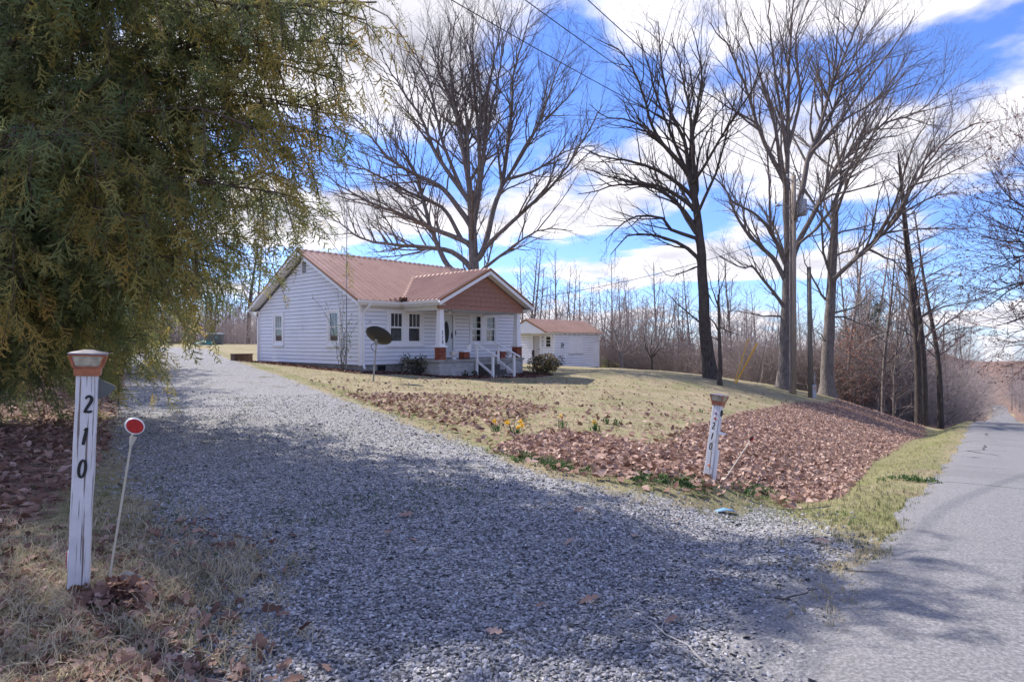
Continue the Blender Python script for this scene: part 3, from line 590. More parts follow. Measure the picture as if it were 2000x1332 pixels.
    for k in range(9):
        z0 = zb2-.01+k*ch; z1 = z0+ch+.012; half = min((g1-g0)/2, (pr_z-.2-z0)/ps)
        if half < .08: break
        x = mid-half
        while x < mid+half-.02:
            w = r_.uniform(.26, .34); xe = min(x+w, mid+half)
            def top(xx): return min(z1, max(z0+.004, pr_z-.185-abs(xx-mid)*ps))
            dz = 0; m = MB(); m.hexa([(x, -2.402, z0+dz), (xe-.005, -2.402, z0+dz), (xe-.005, -2.402, top(xe)), (x, -2.402, top(x))][::-1], [(x, -2.445, z0+dz), (xe-.005, -2.445, z0+dz), (xe-.005, -2.408, top(xe)), (x, -2.408, top(x))][::-1]); m.build('shake', 'shake', gab); x = xe
    MB().box(s0, s0+.14, -2.28, -.03, 2.62, 2.80).box(s1-.14, s1, -2.28, -.03, 2.62, 2.80).build('porch_beam', 'trim', hb); MB().box(s0+.14, s1-.14, -2.28, -.03, 2.70, 2.73).build('porch_ceiling', 'soffit', hb)
    # floor, block foundation, steps
    MB().box(s0-.06, s1+.06, -2.46, -.03, zf-.11, zf).build('porch_floor', 'concrete', hb, bevel=.01)
    fnd = MB().box(s0+.02, s1-.02, -2.39, -.03, -1.1, zf-.112).build('porch_foundation', 'mortar', hb)
    blk = MB().box(0, .395, 0, .03, 0, .19).mesh('block', 'block')
    for r in range(5):
        z = zf-.12-.2*(r+1); x = s0-.0+(-.2 if r % 2 else 0)
        while x < s1-.02:
            xa, xb = max(x, s0), min(x+.395, s1)
            if xb-xa > .05: MB().box(xa, xb, -2.405, -2.375, z+.005, z+.19).build('concrete_block', 'block', fnd)
            x += .4
        y = -2.39+(-.2 if r % 2 else 0)
        while y < -.06:
            ya, yb = max(y, -2.375), min(y+.395, -.04)
            if yb-ya > .05: MB().box(s0-.002, s0+.03, ya, yb, z+.005, z+.19).build('concrete_block', 'block', fnd)
            y += .4
    st = MB(); st.box(4.28, 5.28, -2.75, -2.41, -.8, .36); stp = st.build('step', 'darkstep', hb); MB().box(4.24, 5.32, -3.08, -2.752, -.8, .12).build('step', 'darkstep', hb); MB().box(4.2, 5.36, -3.42, -3.082, -.8, -.1).build('step', 'concrete', hb)
    # brick piers and tapered columns
    def pier(cx, cy, b, h, name):
        pm = MB().box(cx-b/2+.012, cx+b/2-.012, cy-b/2+.012, cy+b/2-.012, zf-.002, zf+h); p = pm.build(name, 'mortar', hb); n = round(h/.068); ch_ = h/n
        L_ = b/2-.008
        for k in range(n):
            z = zf+k*ch_
            for side in range(4):
                for j in range(3 if k % 2 else 2):
                    if k % 2: a = [0, b*.25, b*.75][j]; e = [b*.25, b*.75, b][j]
                    else: a = [0, b*.5][j]; e = [b*.5, b][j]
                    a += .004; e -= .004
                    if side == 0: bx = (cx-b/2+a, cx-b/2+e, cy-b/2, cy-b/2+.02)
                    elif side == 1: bx = (cx-b/2+a, cx-b/2+e, cy+b/2-.02, cy+b/2)
                    elif side == 2: bx = (cx-b/2-.001, cx-b/2+.02, cy-b/2+.0205+a*.88, cy-b/2+.0205+e*.88)
                    else: bx = (cx+b/2-.02, cx+b/2+.001, cy-b/2+.0205+a*.88, cy-b/2+.0205+e*.88)
                    MB().box(*bx, z+.005, z+ch_-.004).build('brick', 'brick', p)
        return p
    for cx in (s0+.2, s1-.2):
        cy = -2.22; p = pier(cx, cy, .33, .50, 'porch_column'); MB().box(cx-.215, cx+.215, cy-.215, cy+.215, zf+.50, zf+.565).build('column_cap', 'trim', p, bevel=.008)
        a, b = .145, .095; q = lambda w, z: [(cx-w, cy-w, z), (cx+w, cy-w, z), (cx+w, cy+w, z), (cx-w, cy+w, z)]
        shaft = MB().hexa(q(a, zf+.565), q(b, 2.66)).build('shaft', 'trim', p); MB().box(cx-b-.02, cx+b+.02, cy-b-.02, cy+b+.02, 2.60, 2.657).build('column_head', 'trim', p)
        if cx < 4:
            for i, ch in enumerate('210'): zz = zf+1.10-.19*i; wz = a-(a-b)*(zz-.09-zf-.565)/(2.66-zf-.565); digit_mesh(ch, .05, .15, 'ink', p, Matrix.Translation((cx, cy-wz-.004, zz)) @ Matrix.Rotation(R(90), 4, 'X'))
    for cx in (4.02-.38, 5.9): pp = pier(cx, -2.22, .33, .30, 'brick_pier'); MB().box(cx-.20, cx+.20, -2.42, -2.02, zf+.30, zf+.36).build('pier_cap', 'trim', pp, bevel=.006)
    MB().box(3.82, 3.98, -2.3, -2.14, zf+.36, zf+.62).build('newel_block', 'trim', hb)
    # railings of the steps
    def rail(s, label=None):
        r = MB().box(s-.045, s+.045, -2.56, -2.47, -.25, 1.22).build('step_railing', 'trim', hb, bevel=.006)
        MB().box(s-.045, s+.045, -3.50, -3.41, -.6, .78).build('post', 'trim', r, bevel=.006)
        MB().bar((s, -2.36, 1.29), (s, -3.78, .70), .09, .045).build('handrail', 'trim', r)
        MB().bar((s, -2.50, .52), (s, -3.46, -.02), .045, .09).build('lower_rail', 'trim', r)
    rail(4.1); rail(5.42)
    # gutters and downspouts
    def gutter(p, q, out):
        p, q, o = Vector(p), Vector(q), Vector(out); m = MB(); prof = [(0, 0), (.085, 0), (.12, .09), (.12, .105), (.108, .105), (.075, .012), (.012, .012), (.012, .10), (0, .10)]
        m.hexa([p+o*a+Vector((0, 0, z)) for a, z in prof], [q+o*a+Vector((0, 0, z)) for a, z in prof]); m.build('gutter', 'trim', hb)
    gutter((-.4, -.388, 2.875), (mid-hw+.0, -.388, 2.875), (0, -1, 0)); gutter((mid-hw-.004, -.4, 2.875), (mid-hw-.004, yf+.0, 2.875), (-1, 0, 0))
    gutter((mid+hw, -.388, 2.875), (Lf+.4, -.388, 2.875), (0, -1, 0))
    ds = [(.12, -.45, 2.87), (.12, -.43, 2.74), (.10, -.07, 2.52), (.10, -.07, .45), (.06, -.16, .33), (-.02, -.34, .27)]
    m = MB()
    for p, q in zip(ds[:-1], ds[1:]): m.bar(p, q, .075, .06)
    m.build('downspout', 'trim', hb); m = MB(); ds = [(-.3, 9.12, 2.87), (-.3, 9.0, 2.74), (-.075, 8.74, 2.5), (-.075, 8.74, .42), (-.2, 8.76, .30), (-.42, 8.8, .26)]
    for p, q in zip(ds[:-1], ds[1:]): m.bar(p, q, .075, .06)
    m.build('downspout', 'trim', hb)
    m = MB(); m.lathe([(.0, -.09), (.05, -.08), (.075, -.04), (.07, 0), (.05, .02)], (3.75, -1.2, 2.67), 14); m.build('porch_light', 'lampbulb', hb, smooth=True)
    MB().box(3.69, 3.81, -1.26, -1.14, 2.68, 2.70).build('light_base', 'black', hb)
    m = MB(); m.tube([(.38, -.03, 2.12), (.40, -.07, 2.16), (.46, -.07, 2.16), (.49, -.06, 2.12)], .012); m.build('wall_hook', 'galv', hb)
    MB().box(.95, 1.0, -.03, -.0, -.02, .06).box(1.03, 1.08, -.03, 0, -.02, .06).build('utility_plug', 'greymetal', hb)
    return hb

# digits painted on posts: strokes with a broad nib
DIG = {'2': [(-.42, .62, .16), (-.30, .86, .22), (.02, .97, .25), (.34, .84, .28), (.42, .58, .30), (.28, .26, .30), (-.02, -.12, .28), (-.30, -.50, .26), (-.52, -.84, .24), (-.20, -.80, .24), (.16, -.84, .25), (.42, -.78, .2), (.48, -.66, .12)],
       '1': [(-.26, .70, .08), (.02, .84, .18), (.20, .98, .26), (.10, .50, .30), (-.02, 0, .30), (-.14, -.5, .30), (-.24, -.98, .24)],
       '0': [(.10+.46*math.cos(a)*1.0-.10+.10*math.sin(a), .98*math.sin(a), .20+.07*abs(math.cos(a))) for a in [R(80+k*20) for k in range(19)]]}
def digit_mesh(ch, hw, hh, mat, parent, M, off=0.0, th=.003):
    """flat painted numeral: local x right, y up, z out of the face"""
    P = DIG[ch]; P = [(x*hw*1.0, y*hh*.5, w*hw*1.7) for x, y, w in P]; n = len(P); Lp, Rp = [], []
    # refine
    Q = []
    for i in range(n-1):
        for t in (0, .34, .67): Q.append(tuple(P[i][k]*(1-t)+P[i+1][k]*t for k in range(3)))
    Q.append(P[-1]); n = len(Q); S = [tuple((Q[max(i-1, 0)][k]+2*Q[i][k]+Q[min(i+1, n-1)][k])/4 for k in range(3)) for i in range(n)]
    for i in range(n):
        a, b = S[max(i-1, 0)], S[min(i+1, n-1)]; tx, ty = b[0]-a[0], b[1]-a[1]; l = math.hypot(tx, ty) or 1; nx, ny = -ty/l, tx/l; w = S[i][2]/2
        Lp.append((S[i][0]+nx*w, S[i][1]+ny*w)); Rp.append((S[i][0]-nx*w, S[i][1]-ny*w))
    m = MB()
    for i in range(n-1):
        q = [Lp[i], Rp[i], Rp[i+1], Lp[i+1]]; m.poly([M @ Vector((x, y, th)) for x, y in q])
    o = m.build('digit', mat, parent); return o

build_house()
def build_shed():
    sp = Vector((3.04, 43.7, 0)); sh = empty('outbuilding', (sp.x, sp.y, 0), HA, 'small white shed with a copper metal roof right of the house', 'shed')
    L, W, zb, ze = 5.75, 3.25, -.25, 2.0; oh = 1.25; pk = 2.98
    m = MB(); DO = (1.25, 2.05, -.15, 1.88); WI = (.25, .78, .95, 1.78)
    wall_slab(m, 'x', 0, .12, L, zb-.5, ze, []); wall_slab(m, 'y', 0, .12, W, zb-.5, ze, [DO, WI]); m.box(L-.12, L, .12, W, zb-.5, ze); m.box(.12, L-.12, W-.12, W, zb-.5, ze)
    for x0, x1 in ((0, .12), (L-.12, L)): m.hexa([(x0, 0, ze), (x0, W, ze), (x0, W/2, pk-.15)], [(x1, 0, ze), (x1, W, ze), (x1, W/2, pk-.15)])
    w = m.build('wall', 'lapshade', sh); siding(w, L, zb-.38, ze, [(1.75, 3.52, .455, 1.70)], 'x', False, course=.19, off=-.002); siding(w, W, zb-.38, ze, [DO, WI], 'y', False, course=.19, off=-.002)
    MB().box(-.04, .08, -.04, .08, zb-.4, ze).build('corner_board', 'trim', sh); MB().box(L-.08, L+.04, -.04, .06, zb-.4, ze).build('corner_board', 'trim', sh)
    MB().box(1.75, 3.52, -.028, 0, .46, 1.70).build('window_board', 'trim', sh); MB().box(1.70, 3.57, -.05, 0, .40, .455).build('board_sill', 'greydoor', sh)
    mb = MB().box(.82, 1.02, -.13, -.02, .92, 1.28).build('meter_box', 'greymetal', sh); MB().lathe([(.06, 0), (.06, .03), (.03, .05)], (0, 0, 0), 12).build('meter_glass', 'black', mb).matrix_local = Matrix.Translation((.93, -.13, 1.14)) @ Matrix.Rotation(R(90), 4, 'X')
    fm = MB(); frame_rect(fm, 'y', -.004, *DO, .07, .03, False); d = fm.build('door', 'trim', sh)
    MB().box(.03, .06, DO[0]+.07, DO[1]-.07, DO[2], DO[3]-.07).build('door_leaf', 'greydoor', d); MB().box(.0, .03, DO[0]+.07, DO[1]-.07, .72, .80).build('door_rail', 'greydoor', d); MB().box(-.04, .0, DO[0]+.10, DO[0]+.14, .75, .84).build('door_handle', 'black', d)
    MB().box(.0, .03, DO[0]+.07, DO[0]+.14, DO[2], DO[3]-.07).box(.0, .03, DO[1]-.14, DO[1]-.07, DO[2], DO[3]-.07).build('door_stile', 'greydoor', d)
    fm = MB(); frame_rect(fm, 'y', -.004, *WI, .06, .03); wd = fm.build('window', 'trim', sh); fm = MB()
    for k in (1, 2): fm.box(.0, .02, WI[0]+.06, WI[1]-.06, WI[2]+.05+k*.235-.015, WI[2]+.05+k*.235+.015)
    fm.build('muntin', 'trim', wd); MB().box(.01, .013, WI[0]+.05, WI[1]-.05, WI[2]+.04, WI[3]-.05).build('pane', 'glass', wd); MB().box(.4, .42, WI[0], WI[1], WI[2], WI[3]).build('room_back', 'dark', wd)
    m = MB(); m.hexa([(-.03, .12, 1.9), (-.03, .12, 1.55), (-.22, .12, 1.9)], [(-.03, .16, 1.9), (-.03, .16, 1.55), (-.22, .16, 1.9)]); m.build('bracket', 'trim', sh)
    m = MB()
    for k in range(3):
        for zz in (.0, .09): m.lathe([(.03, 0), (.05, .02), (.03, .04)], (-.05, 1.02, 1.70-k*.28-zz), 8)
    m.build('house_number', 'black', sh)
    # roof: long front overhang at the door end
    ov = .3; pit = (pk-ze-.02)/(W/2+ov); th = math.atan(pit); c_, s_ = math.cos(th), math.sin(th); SL = (W/2+ov)/c_; ez = ze+.03
    rf = MB()
    for a, b in ((-ov, W/2), (W+ov, W/2)): q = [(-oh, a, ez-.05), (L+.3, a, ez-.05), (L+.3, b, pk-.05), (-oh, b, pk-.05)]; rf.hexa(q, [(x, y, z+.04) for x, y, z in q])
    rf = rf.build('roof', 'soffit', sh); n = 8; PW = (L+.3+oh)/n
    for i in range(n):
        rib_panel(rf, (-oh+i*PW, -ov-.03, ez-.01), (0, c_, s_), SL+.03, (1, 0, 0), PW-.004, None, (0, -s_, c_), ribs=4); rib_panel(rf, (-oh+i*PW, W+ov+.03, ez-.01), (0, -c_, s_), SL+.03, (1, 0, 0), PW-.004, None, (0, s_, c_), ribs=4)
    MB().hexa([(-oh, W/2-.14, pk-.06), (-oh, W/2, pk+.045), (-oh, W/2+.14, pk-.06), (-oh, W/2, pk+.005)], [(L+.3, W/2-.14, pk-.06), (L+.3, W/2, pk+.045), (L+.3, W/2+.14, pk-.06), (L+.3, W/2, pk+.005)]).build('ridge_cap', 'drip', rf)
    for a in (-ov-.02, W+ov+.02):
        MB().hexa([(-oh-.05, a, ez-.08), (-oh-.05, W/2, pk-.07), (-oh-.05, W/2, pk+.03), (-oh-.05, a, ez+.02)], [(-oh-.005, a, ez-.08), (-oh-.005, W/2, pk-.07), (-oh-.005, W/2, pk+.03), (-oh-.005, a, ez+.02)]).build('rake_trim', 'drip', rf)
    MB().hexa([(-oh, -.15, ez-.07), (-oh, W+.15, ez-.07), (-oh, W+.15, ez+.0), (-oh, W/2, pk-.12), (-oh, -.15, ez+.0)], [(-oh+.1, -.15, ez-.07), (-oh+.1, W+.15, ez-.07), (-oh+.1, W+.15, ez+.0), (-oh+.1, W/2, pk-.12), (-oh+.1, -.15, ez+.0)]).build('gable_board', 'trim', sh)
    MB().box(-oh+.1, 0, -.14, -.04, ez-.12, ez-.055).build('beam', 'trim', sh); MB().box(-oh+.1, 0, W+.04, W+.14, ez-.12, ez-.055).build('beam', 'trim', sh)
    for i in range(11): x = .05+i*.57; MB().box(x, x+.05, -ov+.0, -.02, ez-.13, ez-.06).build('rafter_tail', 'trim', sh)
build_shed()

# ---------------------------------------------------------------- branches
class Tubes:
    """many tapered tubes, built in one go: polylines grouped by (points, sides)"""
    def __init__(s): s.g = {}
    def add(s, P, Rr, k): s.g.setdefault((len(P), k), []).append((P, Rr))
    def arrays(s):
        Vs, Fs, b = [], [], 0
        for (n, k), lst in s.g.items():
            P = np.array([a for a, _ in lst], float); Q = np.array([r for _, r in lst], float); m = len(P)
            T = np.gradient(P, axis=1); T /= np.linalg.norm(T, axis=2, keepdims=True)+1e-9
            D = P[:, -1]-P[:, 0]; ref = np.where((np.abs(D[:, 2:3]) > 0.8*np.linalg.norm(D, axis=1, keepdims=True)), np.array([[1.0, 0.13, 0]]), np.array([[0.05, 0.1, 1.0]]))[:, None, :]
            A = np.cross(T, ref); A /= np.linalg.norm(A, axis=2, keepdims=True)+1e-9; B = np.cross(T, A)
            an = np.arange(k)*2*np.pi/k; ring = P[:, :, None, :]+Q[:, :, None, None]*(np.cos(an)[None, None, :, None]*A[:, :, None, :]+np.sin(an)[None, None, :, None]*B[:, :, None, :])
            Vs.append(ring.reshape(-1, 3)); idx = (np.arange(m*n*k)+b).reshape(m, n, k); nx = np.roll(idx, -1, 2)
            Fs.append(np.stack([idx[:, :-1], nx[:, :-1], nx[:, 1:], idx[:, 1:]], -1).reshape(-1, 4)); b += m*n*k
        return np.concatenate(Vs), Fs
    def build(s, name, mat, parent=None, attrs=None):
        V, Fs = s.arrays()
        if parent is not None: V = V-np.array(parent.location)
        return mesh_np(name, V, Fs, mat, parent, attrs=attrs(V) if attrs else None, smooth=True)
def nrm(v): return v/(np.linalg.norm(v)+1e-9)
def resample(P, n):
    P = np.asarray(P, float)
    if len(P) > 2:                                          # Catmull-Rom through the given points
        E = np.vstack([2*P[0]-P[1], P, 2*P[-1]-P[-2]]); out = []
        for i in range(1, len(E)-2):
            for t in np.linspace(0, 1, 8, endpoint=False):
                a, b, c, d = E[i-1], E[i], E[i+1], E[i+2]; out.append(.5*((2*b)+(c-a)*t+(2*a-5*b+4*c-d)*t*t+(-a+3*b-3*c+d)*t**3))
        out.append(E[-2]); P = np.array(out)
    d = np.r_[0, np.cumsum(np.linalg.norm(np.diff(P, axis=0), axis=1))]; t = np.linspace(0, d[-1], n)
    return np.stack([np.interp(t, d, P[:, i]) for i in range(3)], 1), d[-1]
def sides(r): return 8 if r > .12 else 6 if r > .045 else 4 if r > .014 else 3
def offshoots(TB, TT, P, L, Rr, lev, r, o):
    """children along a finished branch P"""
    n = len(P); cnt = max(2, int(L*o['dens'][min(lev, len(o['dens'])-1)]*r.uniform(.8, 1.2))); side = r.choice([-1, 1])
    for j in range(cnt):
        t = o['t0'] + (1-o['t0'])*((j+r.uniform(.2, .9))/cnt); f = t*(n-1); i = min(int(f), n-2); p = P[i]+(P[i+1]-P[i])*(f-i); d = nrm(P[i+1]-P[i])
        rr = (Rr[i]+(Rr[i+1]-Rr[i])*(f-i))
        q = nrm(np.cross(d, r.normal(size=3))); a = R(r.uniform(*o['ang'])); cd = nrm(d*math.cos(a)+q*math.sin(a)+np.array([0, 0, o['up']]))
        cl = min(L*r.uniform(*o['lenf'])*(1.15-.55*t), o['maxl'][min(lev, len(o['maxl'])-1)]); cr = max(min(rr*.62, cl*.016), o['rmin'])
        if cl < .12: continue
        grow(TB, TT, p, cd, cl, cr, lev+1, r, o)
def grow(TB, TT, p, d, L, r0, lev, r, o):
    n = 6 if L > 1.5 else 4 if L > .6 else 3; P = [np.asarray(p, float)]
    for i in range(n-1):
        d = nrm(d+r.normal(size=3)*o['wob']+np.array([0, 0, o['curl']])); P.append(P[-1]+d*L/(n-1))
    P = np.array(P); tt = np.linspace(0, 1, n); Rr = np.maximum(r0*(1-.8*tt), o['rmin']*.8); (TB if r0 > o['rtw'] else TT).add(P, Rr, sides(r0))
    if lev < o['maxlev']: offshoots(TB, TT, P, L, Rr, lev, r, o)
BIG = dict(dens=[2.0, 2.5, 2.8, 3.2], t0=.22, ang=(22, 52), up=.16, lenf=(.28, .5), maxl=[4.2, 1.9, .9, .5], wob=.13, curl=.05, rmin=.0046, rtw=.02, maxlev=3)
def pix_limb(pts, y0, dy, r, wig=.0):
    """pixel path -> branch path; its distance changes steadily from y0 by dy so the crown has real depth"""
    n = len(pts); out = []
    for i, (u, v) in enumerate(pts):
        y = y0+dy*(i/(n-1))**1.2; out.append(px(u, v, y))
    return out
def pixel_tree(name, label, base, y, trunk, limbs, r0, mat, tmat, o=BIG, seed=1, spread=.45, extra=0, flare=1.7, cat='tree', r_limb=.45, parts=('trunk', 'crown')):
    r = np.random.default_rng(seed); gx, gy = px(base[0], base[1], y)[:2]; gz = h1(gx, gy); root = empty(name, (gx, gy, gz), 0, label, cat)
    TB, TT, TR = Tubes(), Tubes(), Tubes()
    tp = [(gx, gy, gz-.3), (gx, gy, gz+.25)]+[px(u, v, y) for u, v in trunk]; P, L = resample(tp, 22); t = np.linspace(0, 1, 22)
    Rr = r0*(1-.55*t)*(1+(flare-1)*np.exp(-t*L/.45)); P = P+np.stack([r.normal(size=22)*.012, r.normal(size=22)*.012, np.zeros(22)], 1); TR.add(P, Rr, 12)
    sk = [(CU+F*p[0]/p[1], CV-F*(p[2]-EYE)/p[1], p, Rr[i], i) for i, p in enumerate(P)]; trunkP = P
    for k, lm in enumerate(limbs):
        j = min(range(len(sk)), key=lambda i: (sk[i][0]-lm[0][0])**2+(sk[i][1]-lm[0][1])**2); u0, v0, p0, rr0, ti = sk[j]; y0 = p0[1]
        Lpx = abs(lm[-1][0]-lm[0][0])+abs(lm[-1][1]-lm[0][1]); span = Lpx/F*y; dy = r.uniform(-1, 1)*spread*span*.8
        pts = pix_limb(lm, y0, dy, r)
        if ti >= 0: pts = [tuple(trunkP[max(ti-2, 1)]*.5+trunkP[max(ti-1, 1)]*.5)]+pts if (lm[0][1] < 690) else pts
        else: pts = [tuple(p0)]+pts[1:]
        P, L = resample(pts, max(9, int(span*2.2))); n = len(P); P = P+r.normal(size=P.shape)*.035*np.linspace(0, 1, n)[:, None]
        r1 = max(.028, min(r0*r_limb, .016*L+.02, rr0*.85)); t = np.linspace(0, 1, n); Rl = np.maximum(r1*(1-.86*t**.85), .008); TB.add(P, Rl, sides(r1)); offshoots(TB, TT, P, L, Rl, 0, r, o)
        sk += [(CU+F*p[0]/p[1], CV-F*(p[2]-EYE)/p[1], p, Rl[i], -1) for i, p in enumerate(P) if 1 < i < n-3]
    for k in range(extra):                                   # limbs towards and away from the viewer
        f = r.uniform(.45, 1); q = np.array(px(*trunk[-1], y))*f+np.array((gx, gy, gz))*(1-f); s = 1 if k % 2 else -1
        d = nrm(np.array([r.uniform(-.4, .4), s*r.uniform(.5, 1), r.uniform(.5, 1.2)])); grow(TB, TT, q, d, r.uniform(4, 7), .085, 0, r, o)
    TR.build(parts[0], mat, root); c = TB.build(parts[1], mat, root); tag(TT.build('twigs', tmat, root), kind='stuff'); return root
def flat(L): return [tuple(L[i:i+2]) for i in range(0, len(L), 2)]
HT = [[878,523,843,450,829,401,811,337,770,276,742,240], [916,519,880,491,827,483,770,478,705,466,645,422], [912,474,843,446,782,418,722,395,665,365,636,341], [908,466,868,410,827,389,778,365,726,337,673,320,640,300],
      [904,418,860,365,803,337,754,304,722,264,697,235,669,219], [902,373,851,300,827,239,795,191,762,138,742,97], [908,365,864,276,843,182,827,134,791,81,774,61], [916,365,896,243,884,182,880,114,892,24], [920,365,912,243,900,142,900,61],
      [937,365,933,243,924,142,924,32], [945,365,957,223,973,154,985,81,1010,16], [945,487,965,405,981,357,997,243,1005,142,1038,20], [977,365,1026,292,1058,227,1087,142,1115,73], [985,357,1046,333,1107,296,1168,284],
      [950,495,965,466,1026,410,1087,353,1139,276,1176,203], [945,525,1006,479,1054,450,1119,450], [1054,450,1107,377,1147,304], [989,349,1042,260,1119,178,1143,114], [922,438,918,385,912,330,905,250,860,150,840,70], [925,440,937,365,945,300,950,200,965,110,960,40]]
TA = [[1345,340,1337,276,1311,221,1294,140,1286,42], [1348,340,1350,255,1337,170,1311,64], [1345,350,1337,331,1277,255,1248,161,1209,98,1167,81], [1340,345,1333,323,1256,246,1184,229,1150,204], [1350,382,1290,336,1226,314,1175,306,1140,290], [1352,404,1290,365,1214,353,1140,330],
      [1354,438,1307,382,1252,361,1192,365,1130,380], [1362,467,1311,450,1290,425,1235,425,1180,470], [1365,506,1328,476,1277,459,1226,463,1190,500], [1362,370,1362,310,1384,255,1409,238], [1358,365,1354,255,1371,150,1354,60], [1345,340,1310,260,1280,180,1262,110,1240,60], [1372,520,1340,530,1310,540,1290,525], [1374,560,1400,600,1420,590], [1376,640,1350,615,1320,590,1300,570]]
TB_ = [[1536,361,1539,255,1541,127,1549,0,1552,-60], [1545,520,1558,476,1596,404,1630,331,1647,314,1702,255,1787,221,1838,183], [1554,420,1569,361,1579,306,1600,255,1617,191,1651,106,1694,0,1705,-40], [1579,306,1639,238,1702,149,1766,64,1787,17], [1579,314,1630,212,1660,127,1728,21], [1535,361,1490,272,1456,170,1422,93,1380,42],
      [1532,340,1515,255,1490,170,1473,106,1447,25], [1537,319,1524,212,1511,127,1503,42,1500,-40], [1549,297,1562,191,1554,85,1579,0,1590,-50], [1536,515,1503,450,1473,416,1426,391,1405,331], [1538,560,1511,506,1469,467,1439,425,1413,365,1371,331], [1509,455,1503,382,1498,297,1480,220], [1533,605,1506,565,1485,540,1470,520,1447,523,1405,501],
      [1533,620,1500,617,1473,614,1424,606], [1600,255,1625,160,1635,80,1640,0], [1630,331,1680,230,1740,160,1790,90], [1639,238,1720,190,1780,130,1830,100]]
TC = [[1630,395,1643,353,1634,276,1647,204], [1630,459,1677,446,1740,430], [1624,560,1630,544,1698,480,1753,425,1787,357,1851,272,1915,238], [1787,361,1851,340,1915,306,1945,276], [1762,416,1830,382,1889,378], [1702,476,1745,404,1779,297,1830,204], [1643,353,1673,297,1702,212,1745,149], [1630,501,1681,480,1724,425], [1702,493,1745,510,1787,518],
      [1621,596,1606,579,1590,546,1575,520,1565,480], [1620,615,1653,606,1680,593,1700,571,1730,560], [1621,622,1653,620,1682,634,1700,640,1720,660], [1753,425,1800,320,1870,250,1890,225], [1634,300,1620,220,1600,150], [1618,680,1600,650,1585,640]]
f2 = lambda LL: [flat(a) for a in LL]
pixel_tree('shade_tree', 'broad bare fan shaped tree rising behind the farmhouse roof', (930, 705), 38, [(928, 620), (926, 523), (922, 438), (918, 372)], f2(HT), .46, 'bark', 'twigdark', seed=3, extra=6)
pixel_tree('bare_tree', 'dark bare tree with the trunk leaning left beside the thin young tree', (1388, 742), 30, [(1378, 660), (1373, 560), (1369, 489), (1360, 404), (1347, 345)], f2(TA), .33, 'barkdark', 'twigdark', seed=5, extra=4, spread=.4)
pixel_tree('bare_tree', 'tallest bare tree, standing just behind the utility pole', (1533, 757), 31.5, [(1535, 690), (1537, 600), (1541, 500), (1537, 420), (1536, 355)], f2(TB_), .38, 'bark', 'twig', seed=8, extra=5, spread=.4)
pixel_tree('bare_tree', 'bare tree with long limbs reaching right, right of the pole with the box', (1615, 768), 32.5, [(1616, 700), (1620, 638), (1622, 589), (1626, 520), (1630, 440), (1631, 392)], f2(TC), .34, 'bark', 'twig', seed=11, extra=4, spread=.4, flare=2.0)
SM = dict(BIG, maxl=[1.6, .8, .45, .3], dens=[3.2, 3.8, 4, 4], rmin=.005, rtw=.012, maxlev=2)
pixel_tree('young_tree', 'thin dark young tree standing right of the leaning bare trunk', (1406, 752), 27, [(1406, 700), (1405, 650), (1404, 610), (1403, 575)], f2([[1405,650,1390,625,1365,610,1350,605], [1405,640,1430,650,1450,652], [1404,600,1390,565,1385,535], [1403,580,1415,545,1418,515], [1404,585,1404,540,1400,500], [1405,665,1385,655,1372,630]]), .105, 'barkdark', 'twigdark', o=SM, seed=2, r_limb=.5)
pixel_tree('fruit_tree', 'low spreading fruit tree beside the shed', (1215, 709), 47, [(1213, 700), (1212, 692)], f2([[1212,696,1195,675,1178,662,1165,650], [1212,694,1205,665,1195,640,1185,620], [1212,692,1220,660,1222,625,1225,600], [1213,696,1235,685,1258,668,1275,655], [1213,694,1235,665,1250,640,1262,625], [1214,698,1240,690,1262,690], [1212,694,1208,650,1210,610]]), .17, 'barkpale', 'twigpale', o=dict(SM, dens=[4.5, 5, 4, 4], maxl=[2.0, 1.1, .5, .3]), seed=4, spread=.7)
pixel_tree('fruit_tree', 'low spreading fruit tree farther from the shed', (1274, 719), 46, [(1273, 706), (1272, 697)], f2([[1272,700,1262,680,1258,660,1250,640], [1272,698,1272,665,1280,640,1278,615], [1272,700,1290,680,1305,670,1325,660], [1272,700,1285,690,1300,688,1315,690], [1272,698,1290,665,1300,640]]), .12, 'barkdark', 'twigpale', o=dict(SM, dens=[4.5, 5, 4, 4], maxl=[2.0, 1.1, .5, .3]), seed=6, spread=.7)
